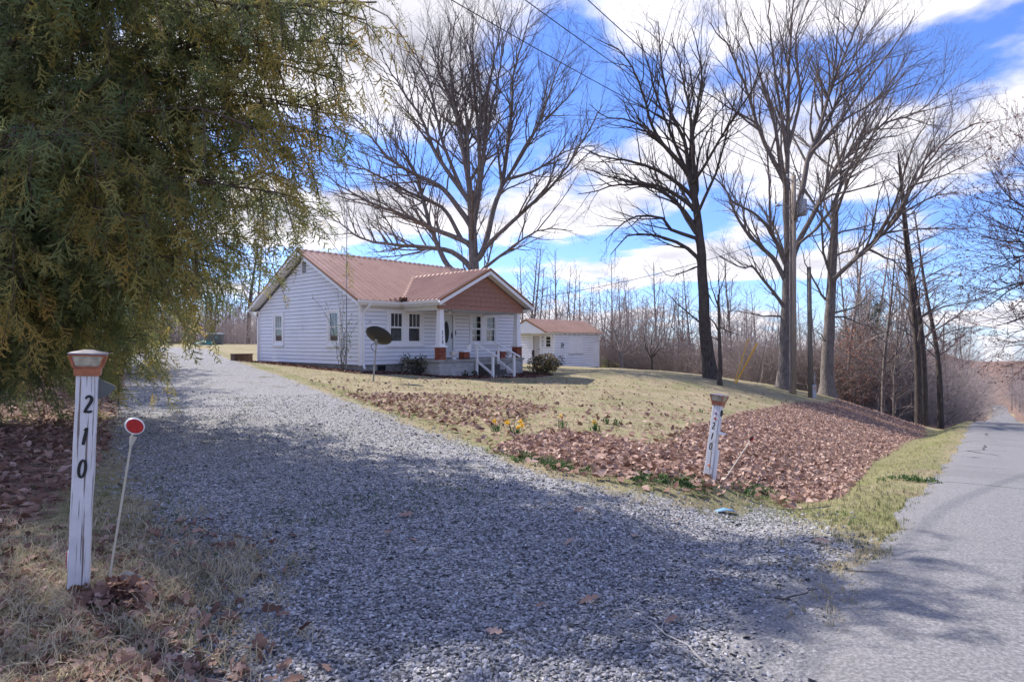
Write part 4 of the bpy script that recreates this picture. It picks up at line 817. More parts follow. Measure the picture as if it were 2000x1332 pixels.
def right_tree():
    y = 24; r = np.random.default_rng(21); gx, gy = 28.0, 26.0; gz = h1(gx, gy); root = empty('budding_tree', (gx, gy, gz), 0, 'tree with red buds reaching in from the right over the road', 'tree'); TB, TT, TR = Tubes(), Tubes(), Tubes()
    P, L = resample([(gx, gy, gz-.3), (gx, gy, gz+4), (gx-.3, gy-.2, gz+9), (gx-.2, gy, gz+13)], 16); TR.add(P, .35*(1-.7*np.linspace(0, 1, 16)), 10)
    for pts in [[2200,480,2080,470,2000,500,1950,505,1905,500], [2200,440,2060,420,1990,400,1950,360,1935,330], [2200,420,2080,340,2010,330,1975,300], [2200,560,2070,540,1985,560,1930,600,1890,620], [2200,600,2080,600,2000,620,1940,640], [2200,520,2090,500,2010,460,1960,440,1920,420], [2200,640,2080,660,2010,640,1960,665]]:
        pp = [px(u, v, y+(1-i/4)*1.5+r.uniform(-.6, .6)) for i, (u, v) in enumerate(flat(pts))]; P, L = resample([(gx, gy, pp[0][2]-1)]+pp, 16); Rr = np.maximum(.09*(1-.9*np.linspace(0, 1, 16)), .008); TB.add(P, Rr, 5); offshoots(TB, TT, P, L, Rr, 0, r, dict(BIG, t0=.45, dens=[2.6, 3.2, 3, 3], maxl=[3, 1.3, .6, .4], rmin=.006, up=.05))
    TR.build('trunk', 'barkdark', root); TB.build('crown', 'barkdark', root); tw = TT.build('twigs', 'twigred', root)
    V = np.array([v.co for v in tw.data.vertices])[::9]; V = V[r.random(len(V)) < .30]; n = len(V); d = r.normal(size=(n, 3)); d /= np.linalg.norm(d, axis=1)[:, None]; e = np.cross(d, r.normal(size=(n, 3))); e /= np.linalg.norm(e, axis=1)[:, None]
    Q = np.stack([V, V+d*.05+e*.03, V+d*.10, V+d*.05-e*.03], 1).reshape(-1, 3); mesh_np('buds', Q, [np.arange(4*n).reshape(-1, 4)], 'redleaf', root, attrs={'tint': np.repeat(r.random(n)*.6, 4)})
right_tree()

# ---------------------------------------------------------------- woods
WOOD = dict(BIG, dens=[2.0, 3.0, 2.4], t0=.2, ang=(25, 60), up=.2, lenf=(.3, .5), maxl=[2.6, 1.3, .7], rmin=.010, rtw=.022, maxlev=2, wob=.16)
def wood_template(seed, h, r0, mat, tmat, low=.3, n=26, spread=1.0):
    """tall forest tree at the origin: (trunk mesh, crown mesh)"""
    r = np.random.default_rng(seed); TB, TT, TR = Tubes(), Tubes(), Tubes(); lean = r.normal(size=2)*.06*h
    P, L = resample([(0, 0, -1.2), (lean[0]*.1, lean[1]*.1, h*.3), (lean[0]*.6, lean[1]*.6, h*.65), (lean[0], lean[1], h)], 14); Rr = r0*(1-.9*np.linspace(0, 1, 14)**1.1)+.008; TR.add(P, Rr, 6)
    for k in range(n):
        t = low+(1-low)*((k+r.random())/n)*.97; f = t*13; i = min(int(f), 12); p = P[i]+(P[i+1]-P[i])*(f-i); a = k*2.4+r.uniform(-.5, .5); e = R(r.uniform(18, 62)); d = np.array([math.cos(a)*math.cos(e), math.sin(a)*math.cos(e), math.sin(e)])
        grow(TB, TT, p, d, h*r.uniform(.12, .26)*spread*(1.25-.8*t), r0*.3*(1.2-t)+.01, 0, r, WOOD)
    def me(T, nm, m): V, Fs = T.arrays(); o = mesh_np(nm, V, Fs, m, smooth=True); d = o.data; bpy.data.objects.remove(o); return d
    for kk, lst in TT.g.items(): TB.g.setdefault(kk, []).extend(lst)
    return me(TR, 'trunk', mat), me(TB, 'crown', tmat)
TPL = [wood_template(100+i, h, r0, m, t, low, n, sp) for i, (h, r0, m, t, low, n, sp) in enumerate([(13, .16, 'bark', 'twig', .25, 30, 1), (11, .11, 'barkpale', 'twigpale', .2, 32, 1), (9, .08, 'barkpale', 'twigpale', .12, 34, 1), (14, .2, 'barkdark', 'twig', .35, 28, 1), (8, .06, 'bark', 'twig', .1, 34, 1.1), (10, .09, 'barkpale', 'twigpale', .15, 36, 1.2), (6, .04, 'barkpale', 'twigpale', .05, 34, 1.2)])]
def place_tree(x, y, k, sc, rz, label, group, name='woodland_tree'):
    if group: label = ('tall grey ', 'tall pale ', 'pale slim ', 'tall dark trunked ', 'slim grey ', 'bushy pale ', 'low pale ')[k]+label.replace('pale slender ', '').replace('slender ', '')
    e = empty(name, (x, y, h1(x, y)), rz, label, 'tree', group); e.scale = (sc, sc, sc)
    for me in TPL[k]: link(bpy.data.objects.new(me.name, me), e)
    return e
def woods():
    r = np.random.default_rng(55)
    def row(n, u0, u1, y0, y1, ks, s0, s1, label, group):
        for i in range(n):
            u = u0+(u1-u0)*(i+r.uniform(.1, .9))/n; y = r.uniform(y0, y1); x = (u-CU)/F*y
            t, q = road_st(x, y)
            if -1.6 < q < ROADW+1.5: continue
            place_tree(x, y, int(r.choice(ks)), r.uniform(s0, s1), r.uniform(0, 6.28), label, group)
    row(26, 255, 505, 66, 95, [0, 1, 3, 5], .75, 1.1, 'bare tree in the far wood left of the house', 'far wood left of the house')
    row(40, 1010, 1300, 60, 88, [0, 1, 5, 5, 2], .9, 1.25, 'bare tree in the wood behind the shed and fruit trees', 'wood behind the shed')
    row(42, 1180, 1520, 55, 70, [2, 4, 5, 5, 6], .85, 1.2, 'slender bare tree at the wood edge behind the lawn', 'wood edge behind the lawn')
    row(38, 1330, 1700, 50, 76, [0, 2, 4, 5, 5], .9, 1.25, 'bare tree in the wood behind the tall bare trees', 'wood behind the tall trees')
    row(40, 1630, 1800, 40, 66, [1, 2, 4, 5], .95, 1.3, 'pale slender tree in the wood on the right slope', 'wood on the right slope')
    row(52, 1770, 1925, 44, 140, [0, 1, 2, 4, 5], .85, 1.2, 'bare tree in the wood left of the descending road', 'wood left of the descending road')
    row(12, 1925, 2010, 110, 220, [0, 1, 5], .8, 1.2, 'bare tree at the far end of the road', 'trees at the far end of the road')
    for i in range(20):
        t, q = r.uniform(255, 310), r.uniform(-22, 26); x, y = RP+RD*t+RN*q; place_tree(x, y, int(r.choice([0, 1, 5])), r.uniform(1.1, 1.6), r.uniform(0, 6), 'bare tree at the far end of the road', 'trees at the far end of the road')
    for i in range(24):
        t, q = r.uniform(40, 290), ROADW+r.uniform(2, 34); x, y = RP+RD*t+RN*q; place_tree(x, y, int(r.choice([0, 1, 5, 4])), r.uniform(.8, 1.3), r.uniform(0, 6), 'bare tree right of the descending road', 'trees right of the road')
    row(8, -10, 245, 30, 60, [0, 1, 3, 5], .7, 1.0, 'bare tree behind the cedars on the left', 'trees behind the cedars')
    for u, y, k, s, lab in ((1795, 33, 3, 1.05, 'dark trunk, left one of the tall pair on the right slope'), (1806, 34, 3, 1.08, 'dark trunk, right one of the tall pair on the right slope'), (1838, 39, 3, 1.02, 'dark trunk nearest the road, right of the tall pair'), (1724, 37, 0, .85, 'slim grey tree left of the tall dark pair'), (1745, 36, 4, 1.0, 'thin leaning tree between the slim grey tree and the tall pair')):
        place_tree((u-CU)/F*y, y, k, s, u, lab, None)
woods()
def brush(name, n, polyfn, hr, seed, label, redp=.1, mat='brush'):
    """undergrowth of thin stems and twigs at the wood's edge, nobody could count it"""
    r = np.random.default_rng(seed); T = Tubes(); tints = []
    for i in range(n):
        x, y = polyfn(r); t, q = road_st(x, y)
        if -1.2 < q < ROADW+1: continue
        z = h1_fast(x, y); h = r.uniform(*hr); d = nrm(np.array([r.normal()*.35, r.normal()*.35, 1])); p = np.array([x, y, z-.1]); P = [p]
        for k in range(2): d = nrm(d+r.normal(size=3)*.25); P.append(P[-1]+d*h/2)
        P = np.array(P); T.add(P, np.array([.014, .011, .007])*r.uniform(.8, 1.6), 3); tint = r.random()*.8; tints.append((P, tint))
        for k in range(5):
            f = r.uniform(.25, 2); j = min(int(f), 1); q0 = P[j]+(P[j+1]-P[j])*(f-j); dd = nrm(d*.6+r.normal(size=3)*.6); l = h*r.uniform(.15, .4)
            T.add(np.array([q0, q0+dd*l*1.25]), np.array([.0085, .006]), 3)
    o = T.build(name, mat, attrs=lambda V: {'tint': np.clip(.45+.35*np.sin(V[:, 0]*.31+1)*np.cos(V[:, 1]*.23)+np.random.default_rng(1).normal(size=len(V))*.08, 0, 1)}); tag(o, label, 'undergrowth', kind='stuff'); return o
_gx = np.linspace(-60, 90, 301); _gy = np.linspace(0, 170, 341); _GZ = H(*np.meshgrid(_gx, _gy, indexing='ij'))
def h1_fast(x, y):
    i = min(max((x+60)/.5, 0), 299.99); j = min(max(y/.5, 0), 339.99); a, b = int(i), int(j); s, t = i-a, j-b
    return float(_GZ[a, b]*(1-s)*(1-t)+_GZ[a+1, b]*s*(1-t)+_GZ[a, b+1]*(1-s)*t+_GZ[a+1, b+1]*s*t)
def band(u0, u1, ya, yb):
    def f(r): u = r.uniform(u0, u1); k = (u-u0)/(u1-u0); y = (ya[0]+(yb[0]-ya[0])*k)+abs(r.normal())*(ya[1]+(yb[1]-ya[1])*k); return (u-CU)/F*y, y
    return f
brush('undergrowth', 3200, band(1150, 1520, (55, 9), (47, 8)), (1.5, 6.0), 1, 'tangled grey undergrowth at the wood edge behind the lawn')
brush('undergrowth', 3200, band(1430, 1690, (46, 8), (41, 8)), (1.5, 6.0), 2, 'tangled undergrowth behind the tall bare trees and poles')
brush('undergrowth', 4000, band(1640, 1900, (41, 8), (46, 24)), (1.2, 7), 3, 'tangled undergrowth on the right slope above the road')
brush('undergrowth', 1200, band(240, 510, (68, 8), (66, 8)), (1.5, 5.5), 4, 'thin undergrowth of the far wood left of the house')
brush('undergrowth', 1700, band(1880, 2060, (95, 40), (110, 50)), (4, 12), 5, 'grey brush crowding the far end of the road')
brush('undergrowth', 900, band(1975, 2080, (85, 30), (70, 40)), (5, 12), 9, 'grey brush on the bank right of the road')
brush('undergrowth', 1100, band(1010, 1200, (62, 8), (58, 8)), (2, 6.5), 6, 'grey undergrowth behind the shed')

# ---------------------------------------------------------------- scattering
def rots(r, n, tilt=.4, full=False):
    a = r.uniform(0, 2*np.pi, n); b = r.normal(size=n)*tilt; c = r.normal(size=n)*tilt; ca, sa, cb, sb, cc, sc_ = np.cos(a), np.sin(a), np.cos(b), np.sin(b), np.cos(c), np.sin(c); z, o = np.zeros(n), np.ones(n)
    Rz = np.stack([np.stack([ca, -sa, z], 1), np.stack([sa, ca, z], 1), np.stack([z, z, o], 1)], 1); Rx = np.stack([np.stack([o, z, z], 1), np.stack([z, cb, -sb], 1), np.stack([z, sb, cb], 1)], 1); Ry = np.stack([np.stack([cc, z, sc_], 1), np.stack([z, o, z], 1), np.stack([-sc_, z, cc], 1)], 1)
    return Rz @ Rx @ Ry
def tile(tplV, tplF, pos, Rm, scl):
    n, k = len(pos), len(tplV); V = np.einsum('nij,nkj->nki', Rm, tplV[None]*np.asarray(scl).reshape(n, 1, -1))+pos[:, None, :]
    return V.reshape(-1, 3), [(f[None]+(np.arange(n)*k)[:, None, None]).reshape(-1, f.shape[1]) for f in tplF], k
def scatter(name, tpls, pos, r, scl, tilt, mat, tint, label, cat, parent=None, kind='stuff', Rm=None):
    n = len(pos); Rm = rots(r, n, tilt) if Rm is None else Rm; which = r.integers(0, len(tpls), n); Vs, Fs, ts, b = [], [], [], 0
    for i, (tv, tf) in enumerate(tpls):
        s = which == i
        if not s.any(): continue
        V, Fq, k = tile(tv, tf, pos[s], Rm[s], np.asarray(scl)[s]); Vs.append(V); Fs += [f+b for f in Fq]; ts.append(np.repeat(np.asarray(tint)[s], k)); b += len(V)
    o = mesh_np(name, np.concatenate(Vs), Fs, mat, parent, attrs={'tint': np.concatenate(ts)})
    if parent is None: tag(o, label, cat, kind=kind)
    return o
def leaf_tpl(seed, lobes=True):
    """curled oak leaf about 1 long, lying in xy"""
    r = np.random.default_rng(seed); n = 7 if lobes else 3; xs = np.linspace(-.5, .5, n); w = np.array([.04, .20, .11, .30, .13, .22, .03]) if lobes else np.array([.10, .34, .07]); w = w*r.uniform(.8, 1.2, n); cu = r.uniform(-.9, 1.4); tw = r.uniform(-.5, .5)
    V = []
    for x, a in zip(xs, w):
        z0 = .22*cu*x*x*2; V += [(x, -a, z0+abs(a)*.5*r.uniform(.1, 1)+tw*x*-a), (x, 0, z0), (x+.03, a, z0+abs(a)*.5*r.uniform(.1, 1)+tw*x*a)]
    Fq = []
    for i in range(n-1):
        for j in (0, 1): Fq.append((3*i+j, 3*i+3+j, 3*i+4+j, 3*i+1+j))
    return np.array(V), [np.array(Fq)]
LEAFS = [leaf_tpl(i, True) for i in range(5)]; LEAFS2 = [leaf_tpl(20+i, False) for i in range(5)]
def stone_tpl(seed):
    r = np.random.default_rng(seed); V = np.array([(1, 0, 0), (-1, 0, 0), (0, 1, 0), (0, -1, 0), (0, 0, 1), (.62, .62, .4), (-.62, -.6, .4)], float)*r.uniform(.7, 1.25, (7, 3))*np.array([.5, .42, .30])
    Fq = [(0, 5, 4), (5, 2, 4), (2, 1, 4), (1, 6, 4), (6, 3, 4), (3, 0, 4), (0, 2, 5), (1, 3, 6)]
    return V, [np.array(Fq)]
STONES = [stone_tpl(i) for i in range(6)]
def blade_tpl(seed, n=5, spread=.5, lean=.55, w=.035):
    r = np.random.default_rng(seed); V, Fq = [], []
    for i in range(n):
        a = r.uniform(0, 6.28); b = np.array([r.normal()*spread*.35, r.normal()*spread*.35, 0]); d = np.array([math.cos(a), math.sin(a), 0]); s = np.array([-d[1], d[0], 0])*w; h = r.uniform(.55, 1); l = r.uniform(.1, 1)*lean; k = len(V)
        V += [b-s, b+s, b+d*l*.35+np.array([0, 0, h*.6])+s*.7, b+d*l*.35+np.array([0, 0, h*.6])-s*.7, b+d*l+np.array([0, 0, h*.9])]; Fq += [(k, k+1, k+2), (k, k+2, k+3), (k+3, k+2, k+4)]
    return np.array(V), [np.array(Fq)]
BLADES = [blade_tpl(i) for i in range(5)]; STRAW = [blade_tpl(30+i, 7, .8, 1.1, .02) for i in range(5)]
def sample_poly(poly, n, r, near=None):
    """random points in a polygon; with near, thinned by 1/(1+(d/near)^2) from the viewer"""
    lo, hi = poly.min(0), poly.max(0); out = []
    tot = 0
    for _ in range(60):
        p = r.uniform(lo, hi, (n*2, 2)); k = sdf(poly, p[:, 0], p[:, 1]) > 0; p = p[k]
        if near: d = np.hypot(p[:, 0], p[:, 1]); p = p[r.random(len(p)) < 1/(1+(d/near)**2)]
        out.append(p); tot += len(p)
        if tot >= n: break
    return np.concatenate(out)[:n]
def sample_view(n, r, y0, y1, u0=-60, u1=2060, pw=1.0):
    """random ground points in front of the viewer, even per picture area when pw = 1"""
    k = r.random(n); y = y0*(y1/y0)**k if pw else r.uniform(y0, y1, n); u = r.uniform(u0, u1, n); return np.stack([(u-CU)/F*y, y], 1)
def on(p, dz=0.0): return np.c_[p, H(p[:, 0], p[:, 1])+dz]
def ground_cover():
    r = np.random.default_rng(99)
    # gravel near the viewer
    p = sample_view(125000, r, 1.7, 14, 100, 1950); m = masks(p[:, 0], p[:, 1]); nz = .5+.5*np.sin(p[:, 0]*2.1+np.sin(p[:, 1]*1.7)*1.5)*np.sin(p[:, 1]*1.9+1)
    keep = r.random(len(p)) < np.clip(m['gravel'], 0, 1)*(.38+.62*nz)*(1-.93*m['apron']); p = p[keep]; d = p[:, 1]; sz = np.clip(r.lognormal(-3.95, .36, len(p)), .008, .055)*(1+.02*d); p = p[:52000]; sz = sz[:52000]
    scatter('gravel', STONES, on(p, .003), r, np.c_[sz, sz, sz*.8], .5, 'gravelstone', np.clip(r.normal(.5, .24, len(p)), 0, 1), 'loose grey gravel covering the driveway', 'gravel')
    # brown leaves: bank, house bed, under the cedars, lawn
    def leaves(p, size, tilt, mat, label, tp, dz=.012, tm=.55):
        n = len(p); s = r.uniform(*size, n); scatter('leaf_litter', tp, on(p, dz)+np.c_[np.zeros((n, 2)), r.random(n)*.03], r, np.c_[s, s, s], tilt, mat, np.clip(r.normal(tm, .25, n), 0, 1), label, 'leaves')
    p = sample_poly(BANK, 42000, r, 14); leaves(p, (.04, .085), .7, 'leaf', 'thick brown oak leaves covering the roadside bank', LEAFS2, tm=.68)
    p = sample_poly(BED, 5200, r); leaves(p, (.08, .15), .55, 'leafdark', 'dark brown leaves heaped along the foot of the house', LEAFS2, .03)
    p = sample_poly(LEFTL, 15000, r, 8); leaves(p, (.05, .11), .5, 'leaf', 'brown leaves covering the ground below the cedars', LEAFS2, tm=.45)
    p = np.vstack([sample_poly(LITTER, 1500, r), sample_view(3000, r, 5, 26, 600, 1560)]); m = masks(p[:, 0], p[:, 1]); p = p[(m['gravel'] < .3)]; q = house_st(p[:, 0], p[:, 1]); p = p[(q[1] < -3) | (q[0] > 10)]; leaves(p, (.07, .12), .4, 'leaf', 'thin scatter of brown leaves on the front lawn', LEAFS2, .025, .4)
    pz = np.vstack([r.normal((-1.95, 3.0), (.10, .07), (230, 2)), r.normal((-2.1, 2.55), (.45, .3), (520, 2)), r.normal((-1.45, 2.28), (.26, .16), (300, 2)), r.normal((-2.6, 3.6), (.5, .4), (350, 2))])
    hz = np.exp(-((pz[:, 0]+1.95)**2+(pz[:, 1]-3.0)**2)/.02)*.10; n = len(pz); s = r.uniform(.05, .10, n); Z = on(pz, .02); Z[:, 2] += hz*r.random(n); scatter('leaf_litter', LEAFS, Z, r, np.c_[s, s, s], .55, 'leaf', np.clip(r.normal(.42, .22, n), 0, 1), 'curled brown leaves piled round the foot of the large 210 post', 'leaves')
    # lawn and verge grass
    p = sample_view(38000, r, 2.0, 34, -40, 1960); m = masks(p[:, 0], p[:, 1]); t, q = road_st(p[:, 0], p[:, 1]); hs, ht = house_st(p[:, 0], p[:, 1]); ins = (hs > -.6) & (hs < 9.6) & (ht > -2.6) & (ht < 9)
    keep = (r.random(len(p)) < (1-m['gravel'])*(1-.85*m['leafy'])) & (q < -.05) & ~ins; p = p[keep]; n = len(p); g = masks(p[:, 0], p[:, 1])['green']; pat = .5+.5*np.sin(p[:, 0]*.9+2*np.sin(p[:, 1]*.5))*np.sin(p[:, 1]*.7+1)
    tint = np.clip(r.normal(.66, .17, n)-.26*g*r.random(n)-.22*(pat > .7), 0, 1); s = r.uniform(.03, .06, n)*(1+.012*p[:, 1]); scatter('grass', BLADES, on(p, -.004), r, np.c_[s*1.3, s*1.3, s], .12, 'grass', tint, 'short dormant straw coloured grass of the lawn and verge', 'grass')
    pz = np.vstack([r.normal((-2.3, 2.9), (.4, .5), (1700, 2)), r.normal((-1.9, 2.2), (.5, .25), (900, 2)), r.normal((-1.7, 3.3), (.22, .35), (420, 2)), r.normal((-3.0, 3.6), (.5, .6), (700, 2))]); n = len(pz); s = r.uniform(.05, .12, n); scatter('grass', STRAW, on(pz, -.004), r, np.c_[s*1.2, s*1.2, s*.75], .3, 'grass', np.clip(r.normal(.78, .2, n), 0, 1), 'long dry bleached grass round the large 210 post', 'grass')
    # moss and weeds on the driveway and along its edge
    p = sample_view(20000, r, 2.0, 12, 300, 1900); g = sdf(DRIVE, p[:, 0], p[:, 1]); nz = np.sin(p[:, 0]*1.3+np.sin(p[:, 1]*2)*1.2)*np.sin(p[:, 1]*1.1+p[:, 0]*.6); t, q = road_st(p[:, 0], p[:, 1]); p = p[((nz > .52) | (np.abs(g) < .12)) & (q < -.1) & (g > -.3)][:7000]; n = len(p); s = r.uniform(.014, .034, n); scatter('weeds', BLADES, on(p, .0), r, np.c_[s*1.6, s*1.6, s], .2, 'greens', np.clip(r.normal(.6, .25, n), 0, 1), 'low moss and weeds growing through the gravel', 'weeds')
    E = wpoly([(960, 884), (1080, 912), (1200, 940), (1380, 958), (1500, 966), (1650, 972)]); pp = []
    for a, b in zip(E[:-1], E[1:]):
        k = r.random(170)[:, None]; pp.append(a+(b-a)*k+r.normal(size=(170, 2))*.10+np.array([-.02, .10]))
    pp.append(r.normal(wpoly([(1760, 938)])[0], (.22, .14), (160, 2))); p = np.vstack(pp); n = len(p); p = p[np.sin(p[:, 0]*5)+r.normal(size=n)*.5 > -.1]; n = len(p); s = r.uniform(.03, .075, n); scatter('weeds', [blade_tpl(60+i, 7, 1.0, 1.1, .11) for i in range(4)], on(p, .015), r, np.c_[s, s, s*.7], .3, 'greens', r.random(n), 'broad green weeds along the foot of the leaf bank', 'weeds')
ground_cover()

# ---------------------------------------------------------------- evergreens
def spray_tpl(seed, nn=5):
    """flat fan of scale-leaf twigs: axis along +x, about 1 long, tip drooping"""
    r = np.random.default_rng(seed); V, Fq = [], []
    def tri(p, d, l, w):
        d = d/np.linalg.norm(d); s = np.cross(d, [0, 0, 1.0]); s = s/(np.linalg.norm(s)+1e-9)*w; k = len(V); V.extend([p-s, p+s, p+d*l]); Fq.append((k, k+1, k+2))
    ax = lambda t: np.array([t, .06*math.sin(t*3+seed), -.28*t*t]); tri(ax(0), ax(1)-ax(0), 1.0, .018)
    for i in range(nn):
        for sg in (-1, 1):
            t = (i+.6+r.uniform(-.25, .25))/nn; p = ax(t); a = R(r.uniform(28, 55))*sg; d = np.array([math.cos(a), math.sin(a), r.uniform(-.5, .15)]); l = .46*(1.1-t)*r.uniform(.7, 1.2)+.08; tri(p, d, l, .024)
            for q in (.3, .6):
                b = a+R(r.uniform(25, 50))*r.choice([-1, 1]); tri(p+d*l*q, np.array([math.cos(b), math.sin(b), r.uniform(-.5, .2)]), l*.5, .022)
    return np.array(V), [np.array(Fq)]
SPRAYS = [spray_tpl(i) for i in range(5)]; SPRAYS_L = [spray_tpl(10+i, 4) for i in range(4)]
def frames(D, r, roll=.9):
    """rotation matrices with local x along D"""
    D = D/np.linalg.norm(D, axis=1, keepdims=True); up = np.array([0, 0, 1.0])+r.normal(size=D.shape)*roll; Y = np.cross(up, D); Y /= np.linalg.norm(Y, axis=1, keepdims=True)+1e-9; Z = np.cross(D, Y); return np.stack([D, Y, Z], 2)
def cedar(name, label, tx, ty, h, limbs, seed, step=.15, bl=(.45, .95), spr=(.2, .34), r0=.2, mat='cedarleaf', tips=.62, sparse=.11, tpl=None, t0=.18, warm=.0):
    r = np.random.default_rng(seed); gz = h1(tx, ty); root = empty(name, (tx, ty, gz), 0, label, 'tree'); TR, TB = Tubes(), Tubes()
    P, L = resample([(tx, ty, gz-.3), (tx+.05, ty, gz+h*.3), (tx-.05, ty+.08, gz+h*.65), (tx, ty, gz+h)], 16); TR.add(P, r0*(1-.9*np.linspace(0, 1, 16))+.01, 10); pos, dirs, tint, sc = [], [], [], []
    ph = r.uniform(0, 6, 6)
    for (zs, tip) in limbs:
        s0 = np.array([tx, ty, zs]); tip = np.array(tip, float); hz = np.linalg.norm(tip[:2]-s0[:2]); w3 = r.normal(size=(3, 3))*np.array([.22, .22, .16])*min(1, hz/3); P, L = resample([s0, s0*.7+tip*.3+w3[0]+np.array([0, 0, .05*hz]), s0*.4+tip*.6+w3[1]+np.array([0, 0, .085*hz]), s0*.15+tip*.85+w3[2]*.5+np.array([0, 0, .05*hz]), tip], max(8, int(hz*3)+4)); n = len(P)
        TB.add(P, np.maximum(.0065*L*(1-.9*np.linspace(0, 1, n)), .004)+.003, 5); d = np.r_[0, np.cumsum(np.linalg.norm(np.diff(P, axis=0), axis=1))]
        for s in np.arange(t0*d[-1], d[-1], step):
            t = s/d[-1]; p = np.array([np.interp(s, d, P[:, k]) for k in range(3)]); e = nrm(np.array([np.interp(min(s+.1, d[-1]), d, P[:, k]) for k in range(3)])-p+1e-6)
            for q in range(2):
                v = nrm(np.cross(e, r.normal(size=3))); bd = nrm(e*r.uniform(.2, .9)+v*r.uniform(.5, 1)+np.array([0, 0, -.35])); ln = r.uniform(*bl)*(1.15-.35*t)
                b1 = p+bd*ln*.5+np.array([0, 0, .02]); b2 = p+bd*ln+np.array([0, 0, -.36*ln]); TB.add(np.array([p, b1, b2]), np.array([.008, .006, .003]), 3)
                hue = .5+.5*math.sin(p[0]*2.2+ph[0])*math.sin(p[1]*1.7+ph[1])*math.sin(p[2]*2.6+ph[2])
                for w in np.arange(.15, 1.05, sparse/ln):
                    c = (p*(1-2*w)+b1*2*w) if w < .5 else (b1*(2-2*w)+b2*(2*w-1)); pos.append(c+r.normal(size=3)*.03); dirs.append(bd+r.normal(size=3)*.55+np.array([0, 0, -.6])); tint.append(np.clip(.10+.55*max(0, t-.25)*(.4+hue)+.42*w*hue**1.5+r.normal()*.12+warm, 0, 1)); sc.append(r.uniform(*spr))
    TR.build('trunk', 'cedarbark', root); TB.build('branches', 'cedarbark', root); pos = np.array(pos)-np.array(root.location); sc = np.array(sc); D = np.array(dirs)
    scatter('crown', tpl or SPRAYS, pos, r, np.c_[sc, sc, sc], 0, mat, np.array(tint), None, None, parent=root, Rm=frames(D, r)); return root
def auto_limbs(tx, ty, gz, h, rad, n, r, z0=.9, down=.12):
    out = []
    for k in range(n):
        t = (k+.5)/n; z = gz+z0+(h-z0)*t; l = rad*(1-t**1.6)*(.6+.4*min(1, t*5+.4))*r.uniform(.8, 1.12)+.25; a = k*2.4+r.uniform(-.4, .4); out.append((z, (tx+l*math.cos(a), ty+l*math.sin(a), z+l*r.uniform(-.25, .15)-down*l)))
    return out
def cedars():
    r = np.random.default_rng(77); tx, ty = -8.3, 8.6; gz = h1(tx, ty); EV = [-160, 0, 50, 120, 200, 280, 330, 430, 470, 540, 600, 640, 690, 750]; EU = [770, 735, 705, 680, 645, 640, 600, 580, 500, 445, 370, 315, 275, 235]; L = []
    def add(u, v, y): p = px(u, v, y); d = math.hypot(p[0]-tx, p[1]-ty); L.append((max(gz+.9, p[2]-.10*d+r.normal()*.25), p))
    for u, v, y in ((735, 5, 5.6), (715, 40, 6), (700, 90, 6.4), (665, 160, 6.5), (648, 225, 6.8), (650, 270, 7.0), (605, 320, 7.4), (585, 395, 7.8), (590, 430, 8.2), (500, 468, 8.8), (470, 525, 9.4), (440, 560, 9.8), (372, 595, 10.2), (322, 640, 10.6), (285, 690, 10.4), (240, 735, 9.6), (560, 360, 8.6), (640, 130, 7.2), (420, 520, 9.4), (400, 560, 10), (350, 570, 9.5), (330, 605, 10.5), (300, 640, 10), (270, 660, 9), (220, 700, 9), (180, 620, 8.5), (120, 600, 8), (60, 640, 8), (20, 560, 7), (100, 690, 9), (150, 560, 9), (260, 580, 9.5), (450, 480, 9), (390, 470, 8.5)): add(u, v, y)
    for k in range(62):
        v = r.uniform(-150, 640); e = np.interp(v, EV, EU); u = r.uniform(-40, e-15); y = r.uniform(5.4, 8.2)+max(0, v-380)/130; add(u, v, y)
    L += [(z, t) for z, t in auto_limbs(tx, ty, gz, 10.0, 4.0, 24, r, 4.2) if t[1] > 4.5 or t[2] > 6]
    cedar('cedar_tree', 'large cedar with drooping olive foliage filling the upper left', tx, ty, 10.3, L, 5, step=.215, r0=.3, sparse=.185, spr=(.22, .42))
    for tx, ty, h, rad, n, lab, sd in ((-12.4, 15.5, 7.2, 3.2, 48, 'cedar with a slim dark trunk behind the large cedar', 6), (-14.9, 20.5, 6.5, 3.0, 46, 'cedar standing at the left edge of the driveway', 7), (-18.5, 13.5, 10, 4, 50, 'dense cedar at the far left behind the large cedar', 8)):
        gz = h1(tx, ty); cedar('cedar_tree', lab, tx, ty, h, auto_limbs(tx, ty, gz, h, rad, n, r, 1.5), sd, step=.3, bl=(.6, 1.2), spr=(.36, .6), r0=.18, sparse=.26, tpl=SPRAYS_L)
    for u, v, y, h, rad, n, lab, sd, wm in ((1990, 825, 44, 4.6, 1.9, 34, 'dark green cedar at the right edge of the road', 11, .12), (1862, 815, 62, 6.0, 2.3, 30, 'dark evergreen left of the descending road', 12, -.05), (1885, 815, 85, 6.5, 2.3, 26, 'evergreen farther down the left side of the road', 13, -.05), (1330, 700, 70, 8, 2.2, 26, 'lone green pine in the wood behind the lawn', 14, 0), (1700, 700, 46, 9.5, 2.4, 30, 'green pine behind the right hand bare tree', 15, 0), (455, 670, 80, 6, 2.6, 26, 'dark pine in the far wood left of the house', 16, 0), (1190, 700, 54, 1.6, .7, 12, 'small green cedar between the shed and the fruit tree', 17, .1)):
        x = (u-CU)/F*y; t, q = road_st(x, y)
        if u == 1990: x = x+max(0, ROADW+1.6-q)/RN[0]; y = y
        gz = h1(x, y); cedar('evergreen_tree', lab, x, y, h, auto_limbs(x, y, gz, h, rad, n, r, .5 if h < 7 else h*.45), sd, step=.42, bl=(.5, 1.0), spr=(.5, .8), r0=.12, sparse=.34, mat='cedarleaf' if wm > 0 else 'pineleaf', tpl=SPRAYS_L, warm=wm)
cedars()
